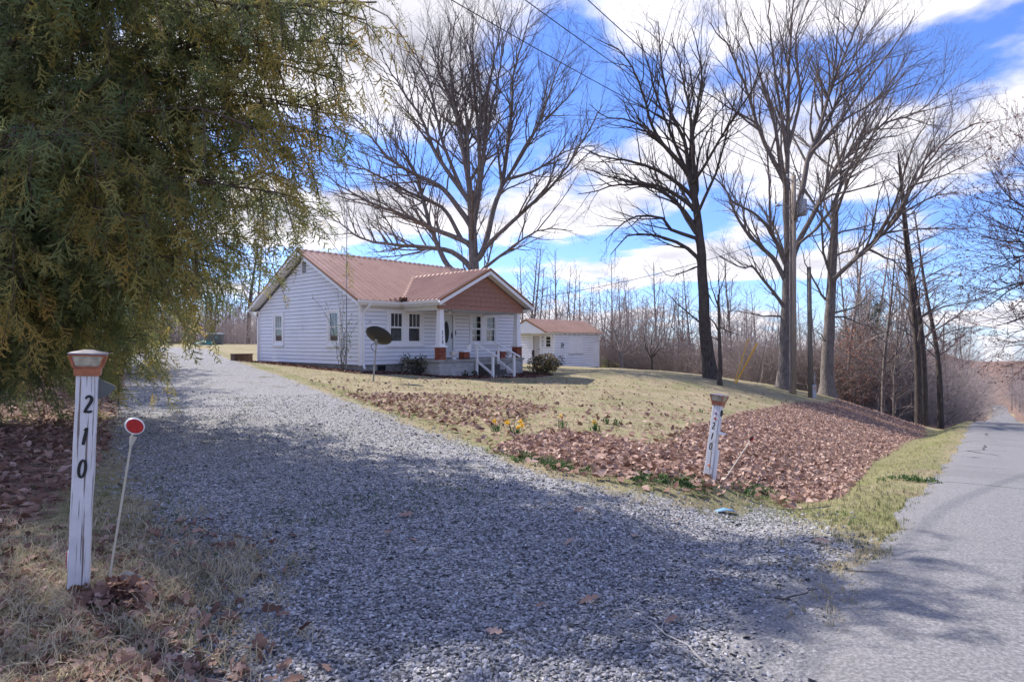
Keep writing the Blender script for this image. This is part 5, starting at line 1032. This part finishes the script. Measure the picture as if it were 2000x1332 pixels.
def leafy_trees():
    """young beeches that keep their dead leaves through the winter"""
    for i, (u, y, k, sc, n, zr, lab) in enumerate(((1668, 41, 4, .85, 1500, (.8, 6.0), 'young tree holding pinkish dead leaves right of the tall bare trees'), (1712, 43, 4, .8, 900, (1.0, 5.5), 'second young tree with pinkish dead leaves nearer the road'), (1143, 57, 5, .72, 700, (3.0, 7.0), 'tree with dark red brown leaves behind the shed roof'), (1196, 56, 4, .75, 380, (1.5, 5.5), 'slim tree with rusty leaves right of the shed'), (1330, 55, 4, .7, 420, (1.5, 5.0), 'slim tree with rusty leaves at the middle of the wood edge'))):
        x = (u-CU)/F*y; e = place_tree(x, y, k, sc, i*1.3, lab, None, 'leafy_tree'); r = np.random.default_rng(300+i); z = r.uniform(*zr, n)/sc; w = (1.0-.6*np.abs((z*sc-zr[0])/(zr[1]-zr[0])-.4))*1.5/sc; a = r.uniform(0, 6.28, n); q = np.sqrt(r.random(n))*w; cl = r.integers(0, 14, n); c = np.random.default_rng(i).normal(size=(14, 3))*np.array([.5, .5, .3]); p = np.c_[q*np.cos(a), q*np.sin(a), z]+c[cl]; s_ = r.uniform(.08, .15, n)/sc
        scatter('leaves', LEAFS2, p, r, np.c_[s_, s_, s_], 1.0, 'redleaf', np.clip(r.normal(.65 if u > 1600 else .25, .2, n), 0, 1), None, None, parent=e)
leafy_trees()

# ---------------------------------------------------------------- things in the yard
def set_m(o, M): o.matrix_local = M; return o
def lean_matrix(base, top_dx, top_dy, h, rz):
    z = Vector((top_dx, top_dy, h)).normalized(); x = Vector((math.cos(rz), math.sin(rz), 0)); y = z.cross(x).normalized(); x = y.cross(z).normalized()
    return Matrix(((x.x, y.x, z.x, base[0]), (x.y, y.y, z.y, base[1]), (x.z, y.z, z.z, base[2]), (0, 0, 0, 1)))
def lamp_cap(root, z, w=.045):
    """solar post lamp: copper skirt, four glass sides between bars, shallow pyramid lid"""
    sq = lambda a, z_: [(-a, -a, z_), (a, -a, z_), (a, a, z_), (-a, a, z_)]
    c = MB().hexa(sq(w+.008, z-.012), sq(w+.012, z+.028)).hexa(sq(w+.017, z+.0285), sq(w+.017, z+.036)).build('lamp', 'copper', root, bevel=.002)
    for k in range(4):
        a = Matrix.Rotation(k*math.pi/2, 4, 'Z'); g = MB().hexa([a @ Vector(p) for p in ((-w-.008, -w-.010, z+.037), (w+.008, -w-.010, z+.037), (w+.024, -w-.026, z+.088), (-w-.024, -w-.026, z+.088))], [a @ Vector(p) for p in ((-w-.008, -w-.007, z+.037), (w+.008, -w-.007, z+.037), (w+.024, -w-.023, z+.088), (-w-.024, -w-.023, z+.088))]); g.build('lamp_pane', 'lampglass', c)
        MB().bar(a @ Vector((-w-.010, -w-.010, z+.034)), a @ Vector((-w-.027, -w-.027, z+.090)), .011).build('lamp_bar', 'copper', c)
    MB().hexa(sq(w+.030, z+.088), sq(w+.033, z+.096)).build('lamp_rim', 'copper', c); MB().hexa(sq(w+.036, z+.0965), sq(w+.034, z+.102)).hexa(sq(w+.034, z+.1025), sq(.018, z+.118)).build('lamp_lid', 'lampcap', c)
    MB().box(-.03, .03, -.03, .03, z+.036, z+.05).build('lamp_base', 'galv', c); return c
def wood_post(root, h, w, seed):
    r = random.Random(seed); n = 9; lv = []
    for i in range(n):
        z = -.25+(h+.25)*i/(n-1); k = w*(1+r.uniform(-.025, .025)); dx, dy = r.uniform(-.0015, .0015), r.uniform(-.0015, .0015); lv.append([(-k+dx, -k+dy, z), (k+dx, -k+dy, z), (k+dx, k+dy, z), (-k+dx, k+dy, z)])
    m = MB()
    for a in lv: m.v += a
    for i in range(n-1):
        for j in range(4): m.f.append((i*4+j, i*4+(j+1) % 4, i*4+4+(j+1) % 4, i*4+4+j))
    m.f += [(3, 2, 1, 0), tuple(4*(n-1)+j for j in range(4))]; return m.build('shaft', 'postpaint', root, bevel=.006)
def disc(root, name, mat, M, rx, ry, th=.006, k=18):
    m = MB(); e = [(rx*math.cos(2*math.pi*i/k), ry*math.sin(2*math.pi*i/k)) for i in range(k)]; m.hexa([M @ Vector((x, y, 0)) for x, y in e], [M @ Vector((x*.92, y*.92, th)) for x, y in e]); return m.build(name, mat, root)
FRONT = Matrix.Rotation(R(90), 4, 'X')                       # flat art: x right, y up, facing local -y
def yard():
    # large post, left
    b = ground_at(152, 1168); y = b.y; hz = 1.3-59*y/F-b.z; root = empty('address_post', b, 0, 'weathered white wooden post numbered 210 with a lamp cap, nearest the camera', 'post')
    root.matrix_world = lean_matrix(b, .052, .0, hz, R(30)); wood_post(root, hz, .0445, 4); lamp_cap(root, hz)
    for ch, z, dx in (('2', hz-.155, .012), ('1', hz-.315, .004), ('0', hz-.475, -.002)): digit_mesh(ch, .030, .088, 'ink', root, Matrix.Translation((dx, -.0462, z)) @ FRONT)
    disc(root, 'reflector', 'red', Matrix.Translation((-.0455, -.01, .20)) @ Matrix.Rotation(R(-90), 4, 'Y'), .045, .022, .008); disc(root, 'reflector_rim', 'trim', Matrix.Translation((-.0445, -.01, .20)) @ Matrix.Rotation(R(-90), 4, 'Y'), .053, .028, .004)
    m = MB(); pl = [(.044, hz-.03), (.115, hz-.065), (.122, hz-.078), (.075, hz-.125), (.044, hz-.135)]; m.hexa([(x, .03, z) for x, z in pl], [(x, .012, z) for x, z in pl][::1]); m.build('bracket_plate', 'plate', root)
    # reflector stake beside it
    b = ground_at(203, 1158); y = b.y; top = Vector(px(259, 848, y)); d = top-b; root = empty('reflector_stake', b, 0, 'thin pale rod with a round red reflector beside the large 210 post', 'marker'); MB().bar((0, 0, -.1), d, .011, k=8).build('rod', 'fibre', root)
    v = Vector(px(263, 832, y))-b; Mx = Matrix.Translation(v) @ Matrix.Rotation(R(38), 4, 'Z') @ FRONT @ Matrix.Rotation(R(-40), 4, 'Z'); disc(root, 'reflector_rim', 'trim', Mx, .049, .041, .012); Mx2 = Mx @ Matrix.Translation((0, 0, .0125)); disc(root, 'reflector', 'red', Mx2, .042, .034, .004); m = MB(); m.bar(d*.93, d*.985+Vector((.0, .012, 0)), .012, .012, w2=.026); m.build('socket', 'fibre', root)
    # right post
    b = ground_at(1383, 940); y = b.y; tp = Vector(px(1404, 790, y)); hz = (tp-b).length; root = empty('address_post', b, 0, 'leaning white wooden post numbered 210 standing in the leaves by the bank', 'post'); root.matrix_world = lean_matrix(b, tp.x-b.x, 0.02, tp.z-b.z, R(-40)); wood_post(root, hz, .0445, 9); lamp_cap(root, hz)
    for ch, z, dx in (('2', hz-.235, .0), ('1', hz-.345, .0), ('0', hz-.455, -.002)): digit_mesh(ch, .024, .075, 'ink', root, Matrix.Translation((dx, -.0462, z)) @ FRONT)
    for mt, z, nm in (('purple', hz-.10, 'button'), ('red', hz-.155, 'button'), ('orange', hz-.66, 'button')): disc(root, nm, mt, Matrix.Translation((.006, -.0455, z)) @ FRONT, .0125, .0125, .006)
    disc(root, 'reflector', 'black', Matrix.Translation((.0455, 0, hz-.09)) @ Matrix.Rotation(R(90), 4, 'Y'), .034, .024, .012); MB().box(.0455, .115, -.02, .02, hz-.315, hz-.29).build('shelf_bracket', 'trim', root); MB().box(.046, .075, -.012, .012, .0, hz*.42).build('brace', 'trim', root)
    # toppled stake
    b = ground_at(1404, 945); t = ground_at(1452, 892); t.z += .28; t.y -= .25; root = empty('reflector_stake', b, 0, 'tilted rod with a red and black reflector lying over the leaves', 'marker'); MB().bar((0, 0, -.05), t-b, .010, k=8).build('rod', 'fibre', root); Mx = Matrix.Translation(t-b+Vector((.02, 0, .03))) @ Matrix.Rotation(R(-15), 4, 'Z') @ FRONT @ Matrix.Rotation(R(-35), 4, 'Z'); disc(root, 'reflector_back', 'black', Mx, .022, .045, .010); disc(root, 'reflector', 'red', Mx @ Matrix.Translation((.012, 0, .011)), .013, .034, .004)
    # utility pole
    b = Vector((*px(1549, 770, 29.5)[:2], 0)); b.z = h1(b.x, b.y); H_ = 1.3+(669-343)*29.5/F-b.z; root = empty('utility_pole', b, 0, 'tall wooden utility pole with a grey transformer near its top', 'pole'); MB().bar((0, 0, -.5), (.03, 0, H_), .30, k=14, w2=.22).build('pole_shaft', 'polewood', root, smooth=True)
    MB().box(-.19, -.125, -.07, .0, -.2, H_*.93).build('conduit', 'barkpale', root)
    zt = 1.3+(669-405)*29.5/F-b.z; tr = MB().lathe([(.0, -.42), (.20, -.42), (.215, -.38), (.215, .30), (.20, .36), (.10, .40), (0, .41)], (.42, -.05, zt), 18).build('transformer', 'greymetal', root, smooth=True)
    MB().lathe([(.04, 0), (.055, .05), (.035, .09), (.05, .13), (.02, .2)], (.38, -.12, zt+.36), 10).build('bushing', 'greymetal', tr); MB().box(.12, .22, -.1, .06, zt-.2, zt-.12).build('mount', 'galv', tr); MB().box(.12, .22, -.1, .06, zt+.14, zt+.22).build('mount', 'galv', tr)
    m = MB(); m.tube([(-.12, -.05, zt-.15), (-.35, -.2, zt-.02), (-.6, -.3, zt+.02), (-.8, -.35, zt)], .025); la = m.build('lamp_arm', 'galv', root); MB().lathe([(.0, -.06), (.10, -.05), (.13, 0), (.10, .05), (.03, .08)], (-.92, -.4, zt-.0), 14).build('lamp_head', 'greymetal', la, smooth=True)
    for dx in (-.30, .0, .35):
        i_ = MB().lathe([(.03, 0), (.06, .04), (.03, .08), (.055, .12), (.02, .18)], (dx, -.05, H_-.12+(.12 if dx == 0 else 0)), 10).build('insulator', 'greymetal', root)
        if dx: MB().bar((0, -.05, H_-.35), (dx, -.05, H_-.12), .05).build('bracket', 'galv', i_)
    MB().bar((.12, .3*0, zt-.5), (.30, 0, zt-.75), .03).build('wire_clamp', 'galv', root)
    P0 = b+Vector((0, 0, H_))
    def wire(a, c, sag, rad, lab, nm='power_line', mat='wire', cat='wire'):
        n = 40; a, c = Vector(a), Vector(c); pts = [tuple(a.lerp(c, i/n)+Vector((0, 0, -sag*4*(i/n)*(1-i/n)))) for i in range(n+1)]; T = Tubes(); T.add(np.array(pts), np.full(n+1, rad), 5); o = T.build(nm, mat); tag(o, lab, cat); return o
    for u, dx, lab in ((801, -.30, 'leftmost power line crossing the sky from the pole'), (961, 0, 'middle power line crossing the sky from the pole'), (1097, .35, 'rightmost power line crossing the sky from the pole')):
        s = P0+Vector((dx, -.05, .06)); q = Vector(px(u, 0, 11.8)); e = s+(q-s)*1.75; e.z = s.z-.3; wire(s, e, max(.1, .9), .011, lab)
    wire(b+Vector((-.1, -.1, 7.9)), house_w(9.6, 1.2, 3.5), .5, .013, 'service cable sagging from the utility pole to the house', 'service_cable')
    wire(b+Vector((.0, -.1, H_-1.6)), b+Vector((-2.75, -2.4, .25+h1(b.x-2.75, b.y-2.4)-b.z)), .0, .008, 'taut guy wire running down from the utility pole to its yellow guards', 'guy_wire')
    # second pole with box
    b = Vector((*px(1584, 775, 29.0)[:2], 0)); b.z = h1(b.x, b.y); root = empty('short_pole', b, 0, 'shorter mossy pole with a small grey box, right of the utility pole', 'pole'); MB().bar((0, 0, -.5), (-.10, 0, 6.25), .25, k=12, w2=.19).build('pole_shaft', 'polemoss', root, smooth=True); bx = MB().box(-.02, .14, -.24, -.13, -.12, .62).build('utility_box', 'greymetal', root, bevel=.008); MB().box(.03, .09, -.246, -.239, .42, .5).build('label_plate', 'orange', bx)
    m = MB(); m.tube([(.15, -.05, .0), (.15, -.05, 1.2)], .02); m.build('conduit', 'greymetal', root)
    # yellow guy guards
    g = ground_at(1437, 751); root = empty('guy_guard', g, 0, 'pair of yellow plastic guy wire guards slanting up from the lawn', 'guy guard'); yy = g.y; MB().bar((0, 0, .06), Vector(px(1479, 670, yy))-g, .075, k=10).build('guard_tube', 'yellow', root); MB().bar((-.03, .1, .06), Vector(px(1462, 661, yy+.3))-g, .04, k=8).build('guard_tube', 'yellow', root); MB().bar((0, 0, -.2), (.01, 0, .12), .03, k=8).build('anchor_rod', 'galv', root)
    # satellite dish
    b = ground_at(728, 745); y = b.y; root = empty('satellite_dish', b, 0, 'dark grey satellite dish on a slanting pole in front of the house', 'satellite dish'); tp = Vector(px(735, 668, y))-b; MB().bar((0, 0, -.2), tp, .055, k=10).build('pole', 'galv', root)
    c = Vector(px(740, 655, y))-b; k = 28; n = 7; V = []; Fq = []; A, B = .46, .36
    for i in range(n+1):
        for j in range(k): t = i/n; V.append((A*t*math.cos(2*math.pi*j/k), B*t*math.sin(2*math.pi*j/k), -.11*(1-t*t)))
    Fq = [(i*k+j, i*k+(j+1) % k, (i+1)*k+(j+1) % k, (i+1)*k+j) for i in range(n) for j in range(k)]; dm = mesh_np('reflector_dish', V, [Fq], 'dish', root, smooth=True); sd = dm.modifiers.new('thick', 'SOLIDIFY'); sd.thickness = .02
    dm.matrix_local = Matrix.Translation(c) @ Matrix.Rotation(R(17), 4, 'Y') @ Matrix.Rotation(R(-6), 4, 'Z') @ Matrix.Rotation(R(-50), 4, 'X')
    MB().bar(tp-Vector((0, 0, .1)), tp+Vector((0, -.02, .10)), .10, k=8).build('mount', 'galv', root); m = MB(); m.tube([tuple(tp+Vector((-.02, -.04, 0))), tuple(tp+Vector((-.16, -.05, -.12))), tuple(tp+Vector((-.12, -.05, -.25))), tuple(tp+Vector((-.02, -.04, -.32)))], .010); m.build('cable', 'wire', root)
    MB().bar(c+Vector((.1, .12, -.15)), c+Vector((.14, .62, .16)), .03).build('feed_arm', 'galv', root)
    # antenna mast and climbing vine
    b = house_w(-.42, .35); b.z = h1(b.x, b.y); root = empty('antenna_mast', b, 0, 'tall thin antenna mast beside the front corner of the house', 'antenna'); hT = 1.3+(669-393)*b.y/F-b.z; MB().bar((0, 0, -.2), (.02, 0, hT), .045, k=8, w2=.032).build('mast', 'galv', root); MB().bar((-.42, -.1, hT-.02), (.34, .1, hT-.02), .022).build('boom', 'galv', root)
    for q in (-.30, -.05, .2): MB().bar((q+.1, -.22, hT-.01), (q-.1, .22, hT-.01), .012).build('element', 'galv', root)
    r = np.random.default_rng(4); TT = Tubes(); lv = []
    vr = empty('climbing_vine', house_w(-.62, .3, b.z), 0, 'leggy climbing rose at the foot of the antenna mast', 'vine'); bb = np.array(vr.location)
    for k in range(11):
        p = bb+np.array([r.normal()*.10, r.normal()*.10, -.05]); hh = r.uniform(1.2, 3.4); side = r.normal(size=2)*.10*(1 if k < 7 else 3); P = np.array([p+np.array([side[0]*(t**2)*3+r.normal()*.03, side[1]*(t**2)*3+r.normal()*.03, hh*t]) for t in np.linspace(0, 1, 8)]); Rr = .010*(1-.7*np.linspace(0, 1, 8)); TT.add(P, Rr, 4); offshoots(TT, TT, P, hh, Rr, 1, r, dict(SM, dens=[3, 3.5, 3], lenf=(.1, .3), maxlev=2, rmin=.004)); lv += [P[i]+r.normal(size=3)*.1 for i in range(2, 8) for _ in range(2)]
    TT.build('stems', 'twigdark', vr); lv = np.array(lv)-bb; n = len(lv); s = r.uniform(.05, .09, n); scatter('leaves', LEAFS2, lv, r, np.c_[s, s, s], 1.0, 'greens', r.uniform(.5, 1, n), None, None, parent=vr)
    # urns on the porch
    for s, lab in ((3.02, 'white pedestal urn on the porch left of the brick pier'), (6.35, 'white pedestal urn on the porch right of the steps')):
        w = house_w(s, -2.25, .602); u = empty('planter_urn', w, HA, lab, 'urn'); MB().lathe([(.12, 0), (.12, .03), (.07, .05), (.045, .10), (.06, .13), (.13, .17), (.165, .24), (.165, .29), (.19, .31), (.19, .335), (.15, .335), (.13, .28)], (0, 0, 0), 20).build('bowl', 'urn', u, smooth=True); m = MB(); m.lathe([(.0, .30), (.13, .30), (.12, .31), (0, .315)], (0, 0, 0), 12); m.build('soil', 'brownwood', u)
    # hose by the steps
    c = house_w(6.15, -2.52); c.z = h1(c.x, c.y)+.02; root = tag(MB().tube([(.30*math.cos(a), .0+.03*math.sin(3*a), .30+.30*math.sin(a)) for a in np.linspace(-1.2, 4.3, 24)], .014).build('garden_hose', 'black'), 'black hose loop leaning on the porch wall right of the steps', 'hose'); root.location = c; root.rotation_euler = (R(8), 0, HA)
    # iron lantern ornament right of the porch
    c = house_w(8.2, -2.2); c.z = h1(c.x, c.y); root = empty('yard_lantern', c, HA, 'small rusty lantern on a stake right of the porch column', 'lantern'); MB().bar((0, 0, -.1), (0, 0, .85), .025, k=8).build('stake', 'brownwood', root); MB().lathe([(.05, 0), (.07, .03), (.06, .2), (.08, .22), (.02, .3)], (0, 0, .85), 8).build('lantern_body', 'brownwood', root); MB().bar((0, 0, .80), (.26, 0, .76), .03).build('arm', 'brownwood', root)
    # bin and tarp heap behind the drive
    g = Vector((*px(421, 674, 62)[:2], 0)); g.z = h1(g.x, g.y)-.03; root = empty('trash_bin', g, R(12), 'grey bin with a pale lid beyond the driveway', 'bin'); sq = lambda a, c, z: [(-a, -c, z), (a, -c, z), (a, c, z), (-a, c, z)]
    MB().hexa(sq(.62, .5, 0), sq(.75, .6, 1.05)).build('bin_body', 'plate', root, bevel=.03); MB().hexa([(-.8, -.62, 1.06), (.8, -.62, 1.06), (.8, .64, 1.10), (-.8, .64, 1.10)], [(-.74, -.55, 1.17), (.74, -.55, 1.17), (.74, .6, 1.20), (-.74, .6, 1.20)]).build('bin_lid', 'greymetal', root, bevel=.02); MB().box(.1, .32, -.60, -.56, .66, .80).build('bin_label', 'bluepaper', root)
    g = Vector((*px(399, 675, 59)[:2], 0)); g.z = h1(g.x, g.y)-.05; m = MB(); r_ = random.Random(6); k = 18; rings = []
    for i in range(6):
        t = i/5; rings.append([(1.0*math.cos(2*math.pi*j/k)*(1-t**1.6)*(1+.18*math.sin(3*j+i)), .7*math.sin(2*math.pi*j/k)*(1-t**1.6)*(1+.15*math.cos(2*j)), .62*t+.10*math.sin(j*1.7+i)*(0 < i < 5)) for j in range(k)])
    for a in rings: m.v += a
    m.f += [(i*k+j, i*k+(j+1) % k, (i+1)*k+(j+1) % k, (i+1)*k+j) for i in range(5) for j in range(k)]; o = m.build('tarp_heap', 'tarp'); o.location = g; tag(o, 'crumpled green tarp heap beside the far bin', 'tarp')
    # log box and pipe at the back corner of the house
    c = house_w(-.5, 9.6); c.z = h1(c.x, c.y); o = MB().box(-.45, .45, -.25, .25, 0, .34).box(-.48, .48, -.28, .28, .341, .38).build('wooden_box', 'brownwood', bevel=.01); o.location = c; o.rotation_euler = (0, 0, HA); tag(o, 'low brown wooden box at the back left corner of the house', 'box')
    # blue paper, rock, dead sticks, loose leaves
    g = ground_at(1415, 1002); o = mesh_np('paper_scrap', [(-.10, -.03, .012), (.0, -.04, .03), (.10, -.02, .014), (.09, .05, .02), (0, .04, .036), (-.09, .03, .016)], [[(0, 1, 4, 5), (1, 2, 3, 4)]], 'bluepaper'); o.location = g; tag(o, 'crumpled scrap of blue paper on the driveway edge', 'litter')
    sd = o.modifiers.new('thick', 'SOLIDIFY'); sd.thickness = .002
    g = ground_at(246, 1152); V, Fq = stone_tpl(3); o = mesh_np('rock', V*np.array([.20, .14, .24]), Fq, 'stone'); o.location = g+Vector((0, 0, .025)); bv = o.modifiers.new('bevel', 'BEVEL'); bv.width = .006; bv.segments = 2; tag(o, 'pale grey rock half buried beside the large 210 post', 'rock')
    r = np.random.default_rng(12)
    for u, v, ln, rz, lab in ((1270, 1255, .75, 2.2, 'pale forked dead twig on the gravel at the bottom edge'), (1255, 1192, .34, .3, 'straight dry stick above the pale forked twig'), (1575, 1185, .30, -.4, 'dark stick lying on the shaded apron')):
        g = ground_at(u, v); root = empty('dead_branch', g, 0, lab, 'stick'); T = Tubes(); d = np.array([math.cos(rz), math.sin(rz), 0]); P = [np.array(g)+np.array([0, 0, .02])-d*ln/2]
        for i in range(6): d = nrm(d+r.normal(size=3)*np.array([.35, .35, .05])); P.append(P[-1]+d*ln/6)
        P = np.array(P); T.add(P, .005*(1-.6*np.linspace(0, 1, 7)), 5); T.build('stem', 'whitetwig' if 'dark' not in lab else 'twigdark', root)
        if ln > .5:
            for i in (1, 2, 3, 4, 5):
                e = nrm(P[min(i+1, 6)]-P[i]+r.normal(size=3)*np.array([.12, .12, .02])); T = Tubes(); Q = [P[i]]
                for _ in range(4): e = nrm(e+r.normal(size=3)*np.array([.5, .5, .06])); Q.append(Q[-1]+e*.05)
                T.add(np.array(Q), .003*np.array([1, .9, .8, .7, .5]), 4); T.build('fork', 'whitetwig', root)
    for u, v in ((792, 1010), (812, 1062), (1110, 1066), (965, 1245), (1150, 1178), (1060, 1190), (1130, 1002), (1240, 1052), (1320, 1022), (1395, 1140), (1310, 1218), (330, 1250), (300, 1208), (760, 1046), (1600, 1062)):
        g = ground_at(u, v); V, Fq = LEAFS[r.integers(0, 5)]; o = mesh_np('fallen_leaf', V*r.uniform(.075, .12), Fq, 'leaf', attrs={'tint': np.full(len(V), r.uniform(.4, .85))}); o.location = g+Vector((0, 0, .022)); o.rotation_euler = (r.normal()*.2, r.normal()*.2, r.uniform(0, 6)); tag(o, 'single brown oak leaf lying on the gravel', 'leaf', 'loose leaves on the gravel')
    g = ground_at(1882, 812+8); root = empty('fallen_limb', g, 0, 'pale broken tree limb lying at the roadside', 'branch'); MB().bar((-.6, 0, .15), (1.5, .2, 1.1), .16, k=8, w2=.09).build('limb', 'barkpale', root); MB().bar((-.3, 0, .2), (-.9, .1, 1.1), .10, k=7, w2=.04).build('fork', 'barkpale', root); MB().bar((-.5, -.1, .1), (-1.5, .1, .8), .09, k=7, w2=.04).build('fork', 'barkpale', root)
    # daffodils and leaf tufts on the lawn
    tip = blade_tpl(80, 16, .55, .5, .05)
    for u, v, nf, lab in ((968, 843, 1, 'daffodil with one yellow flower at the left end of the leaf bank'), (1006, 850, 5, 'daffodil clump with several yellow flowers by the leaf bank'), (1098, 836, 1, 'daffodil with one yellow flower above the leaf bank'), (1161, 841, 1, 'daffodil with one yellow flower, rightmost of them'), (1185, 828, 0, 'left tuft of green bulb leaves on the lawn without flowers'), (1207, 832, 0, 'right tuft of green bulb leaves on the lawn without flowers'), (1368, 806, 0, 'tuft of green bulb leaves left of the leaning post')):
        g = ground_at(u, v); root = empty('daffodil' if nf else 'leaf_tuft', g, r.uniform(0, 6), lab, 'flower' if nf else 'plant'); sc = np.array([.22, .22, .17]); mesh_np('leaves', tip[0]*sc, tip[1], 'greens', root, attrs={'tint': np.repeat(r.random(len(tip[0])//5)*.6, 5)})
        for k in range(nf):
            c = np.array([r.normal()*.09*(nf > 1), r.normal()*.09*(nf > 1), .17+r.normal()*.02]); fl = MB().bar((c[0]*.4, c[1]*.4, 0), c, .008, k=5).build('stalk', 'greens', root)
            m = MB()
            for j in range(6): a = j*math.pi/3; m.poly([(c[0], c[1]-.01, c[2]), (c[0]+.03*math.cos(a-.4), c[1]-.015, c[2]+.03*math.sin(a-.4)), (c[0]+.05*math.cos(a), c[1]-.012, c[2]+.05*math.sin(a)), (c[0]+.03*math.cos(a+.4), c[1]-.015, c[2]+.03*math.sin(a+.4))])
            m.build('petals', 'daffodil', fl); MB().bar((c[0], c[1]-.012, c[2]), (c[0], c[1]-.05, c[2]), .022, k=8, w2=.034).build('trumpet', 'daffodil', fl)
    # shrubs by the porch
    def shrub(c, rad, hh, nst, nlf, lab, mat, lo, hi, seed, size=(.05, .09)):
        r = np.random.default_rng(seed); root = empty('shrub', c, 0, lab, 'shrub'); T = Tubes(); b = np.array(c)
        for k in range(nst):
            d = nrm(np.array([r.normal()*.6, r.normal()*.6, 1])); P = [b+np.array([r.normal()*.05, r.normal()*.05, -.05])]
            for _ in range(4): d = nrm(d+r.normal(size=3)*.2); P.append(P[-1]+d*hh/4)
            T.add(np.array(P), np.array([.012, .01, .008, .006, .004]), 4)
        T.build('stems', 'twigdark', root); p = r.normal(size=(nlf, 3)); p /= np.linalg.norm(p, axis=1)[:, None]; p *= (r.random(nlf)**.35)[:, None]*np.array([rad, rad, hh*.5])*(1+.15*np.sin(p[:, :1]*5)*np.cos(p[:, 1:2]*4)); p[:, 2] += hh*.52; n = len(p); s = r.uniform(*size, n); scatter('foliage', LEAFS2, p, r, np.c_[s, s, s], 1.0, mat, np.clip(r.uniform(lo, hi, n)-.0, 0, 1), None, None, parent=root)
    c = house_w(8.1, -3.0); c.z = h1(c.x, c.y); shrub(c, .75, 1.0, 26, 2600, 'round dark shrub with tan leaves right of the porch', 'shrubleaf', 0, 1, 1)
    c = house_w(2.0, -1.3); c.z = h1(c.x, c.y); shrub(c, .42, .85, 22, 420, 'dark leggy shrub against the left side of the porch', 'shrubleaf', 0, .4, 2); c = house_w(1.5, -1.0); c.z = h1(c.x, c.y); shrub(c, .28, .9, 14, 130, 'sparse shrub below the curtained window', 'shrubleaf', 0, .3, 3)
    w = Vector((3.04, 43.7, 0)); c = w+Vector((HU[0]*.35+HV[0]*-.4, HU[1]*.35+HV[1]*-.4, 0)); c.z = h1(c.x, c.y); shrub(c, .3, .9, 14, 110, 'thin shrub at the corner of the shed', 'shrubleaf', 0, .4, 4)
    for s, lab in ((3.2, 'left small dark plant at the foot of the porch wall'), (3.75, 'right small dark plant at the foot of the porch wall')): c = house_w(s, -2.75); c.z = h1(c.x, c.y); shrub(c, .13, .32, 8, 60, lab, 'shrubleaf', 0, .3, int(s*10))
    c = house_w(1.88, -.45, 3.02); n = 140; r = np.random.default_rng(8); p = r.normal(size=(n, 3))*np.array([.22, .14, .05]); p[:, 2] = np.abs(p[:, 2])+.02+.35*np.maximum(0, .12-np.abs(p[:, 0])); s = r.uniform(.09, .16, n); o = scatter('leaf_clump', LEAFS2, p+np.array(c), r, np.c_[s, s, s], .7, 'leafdark', r.random(n)*.6, 'clump of dead leaves caught in the roof valley', 'leaves')
yard()
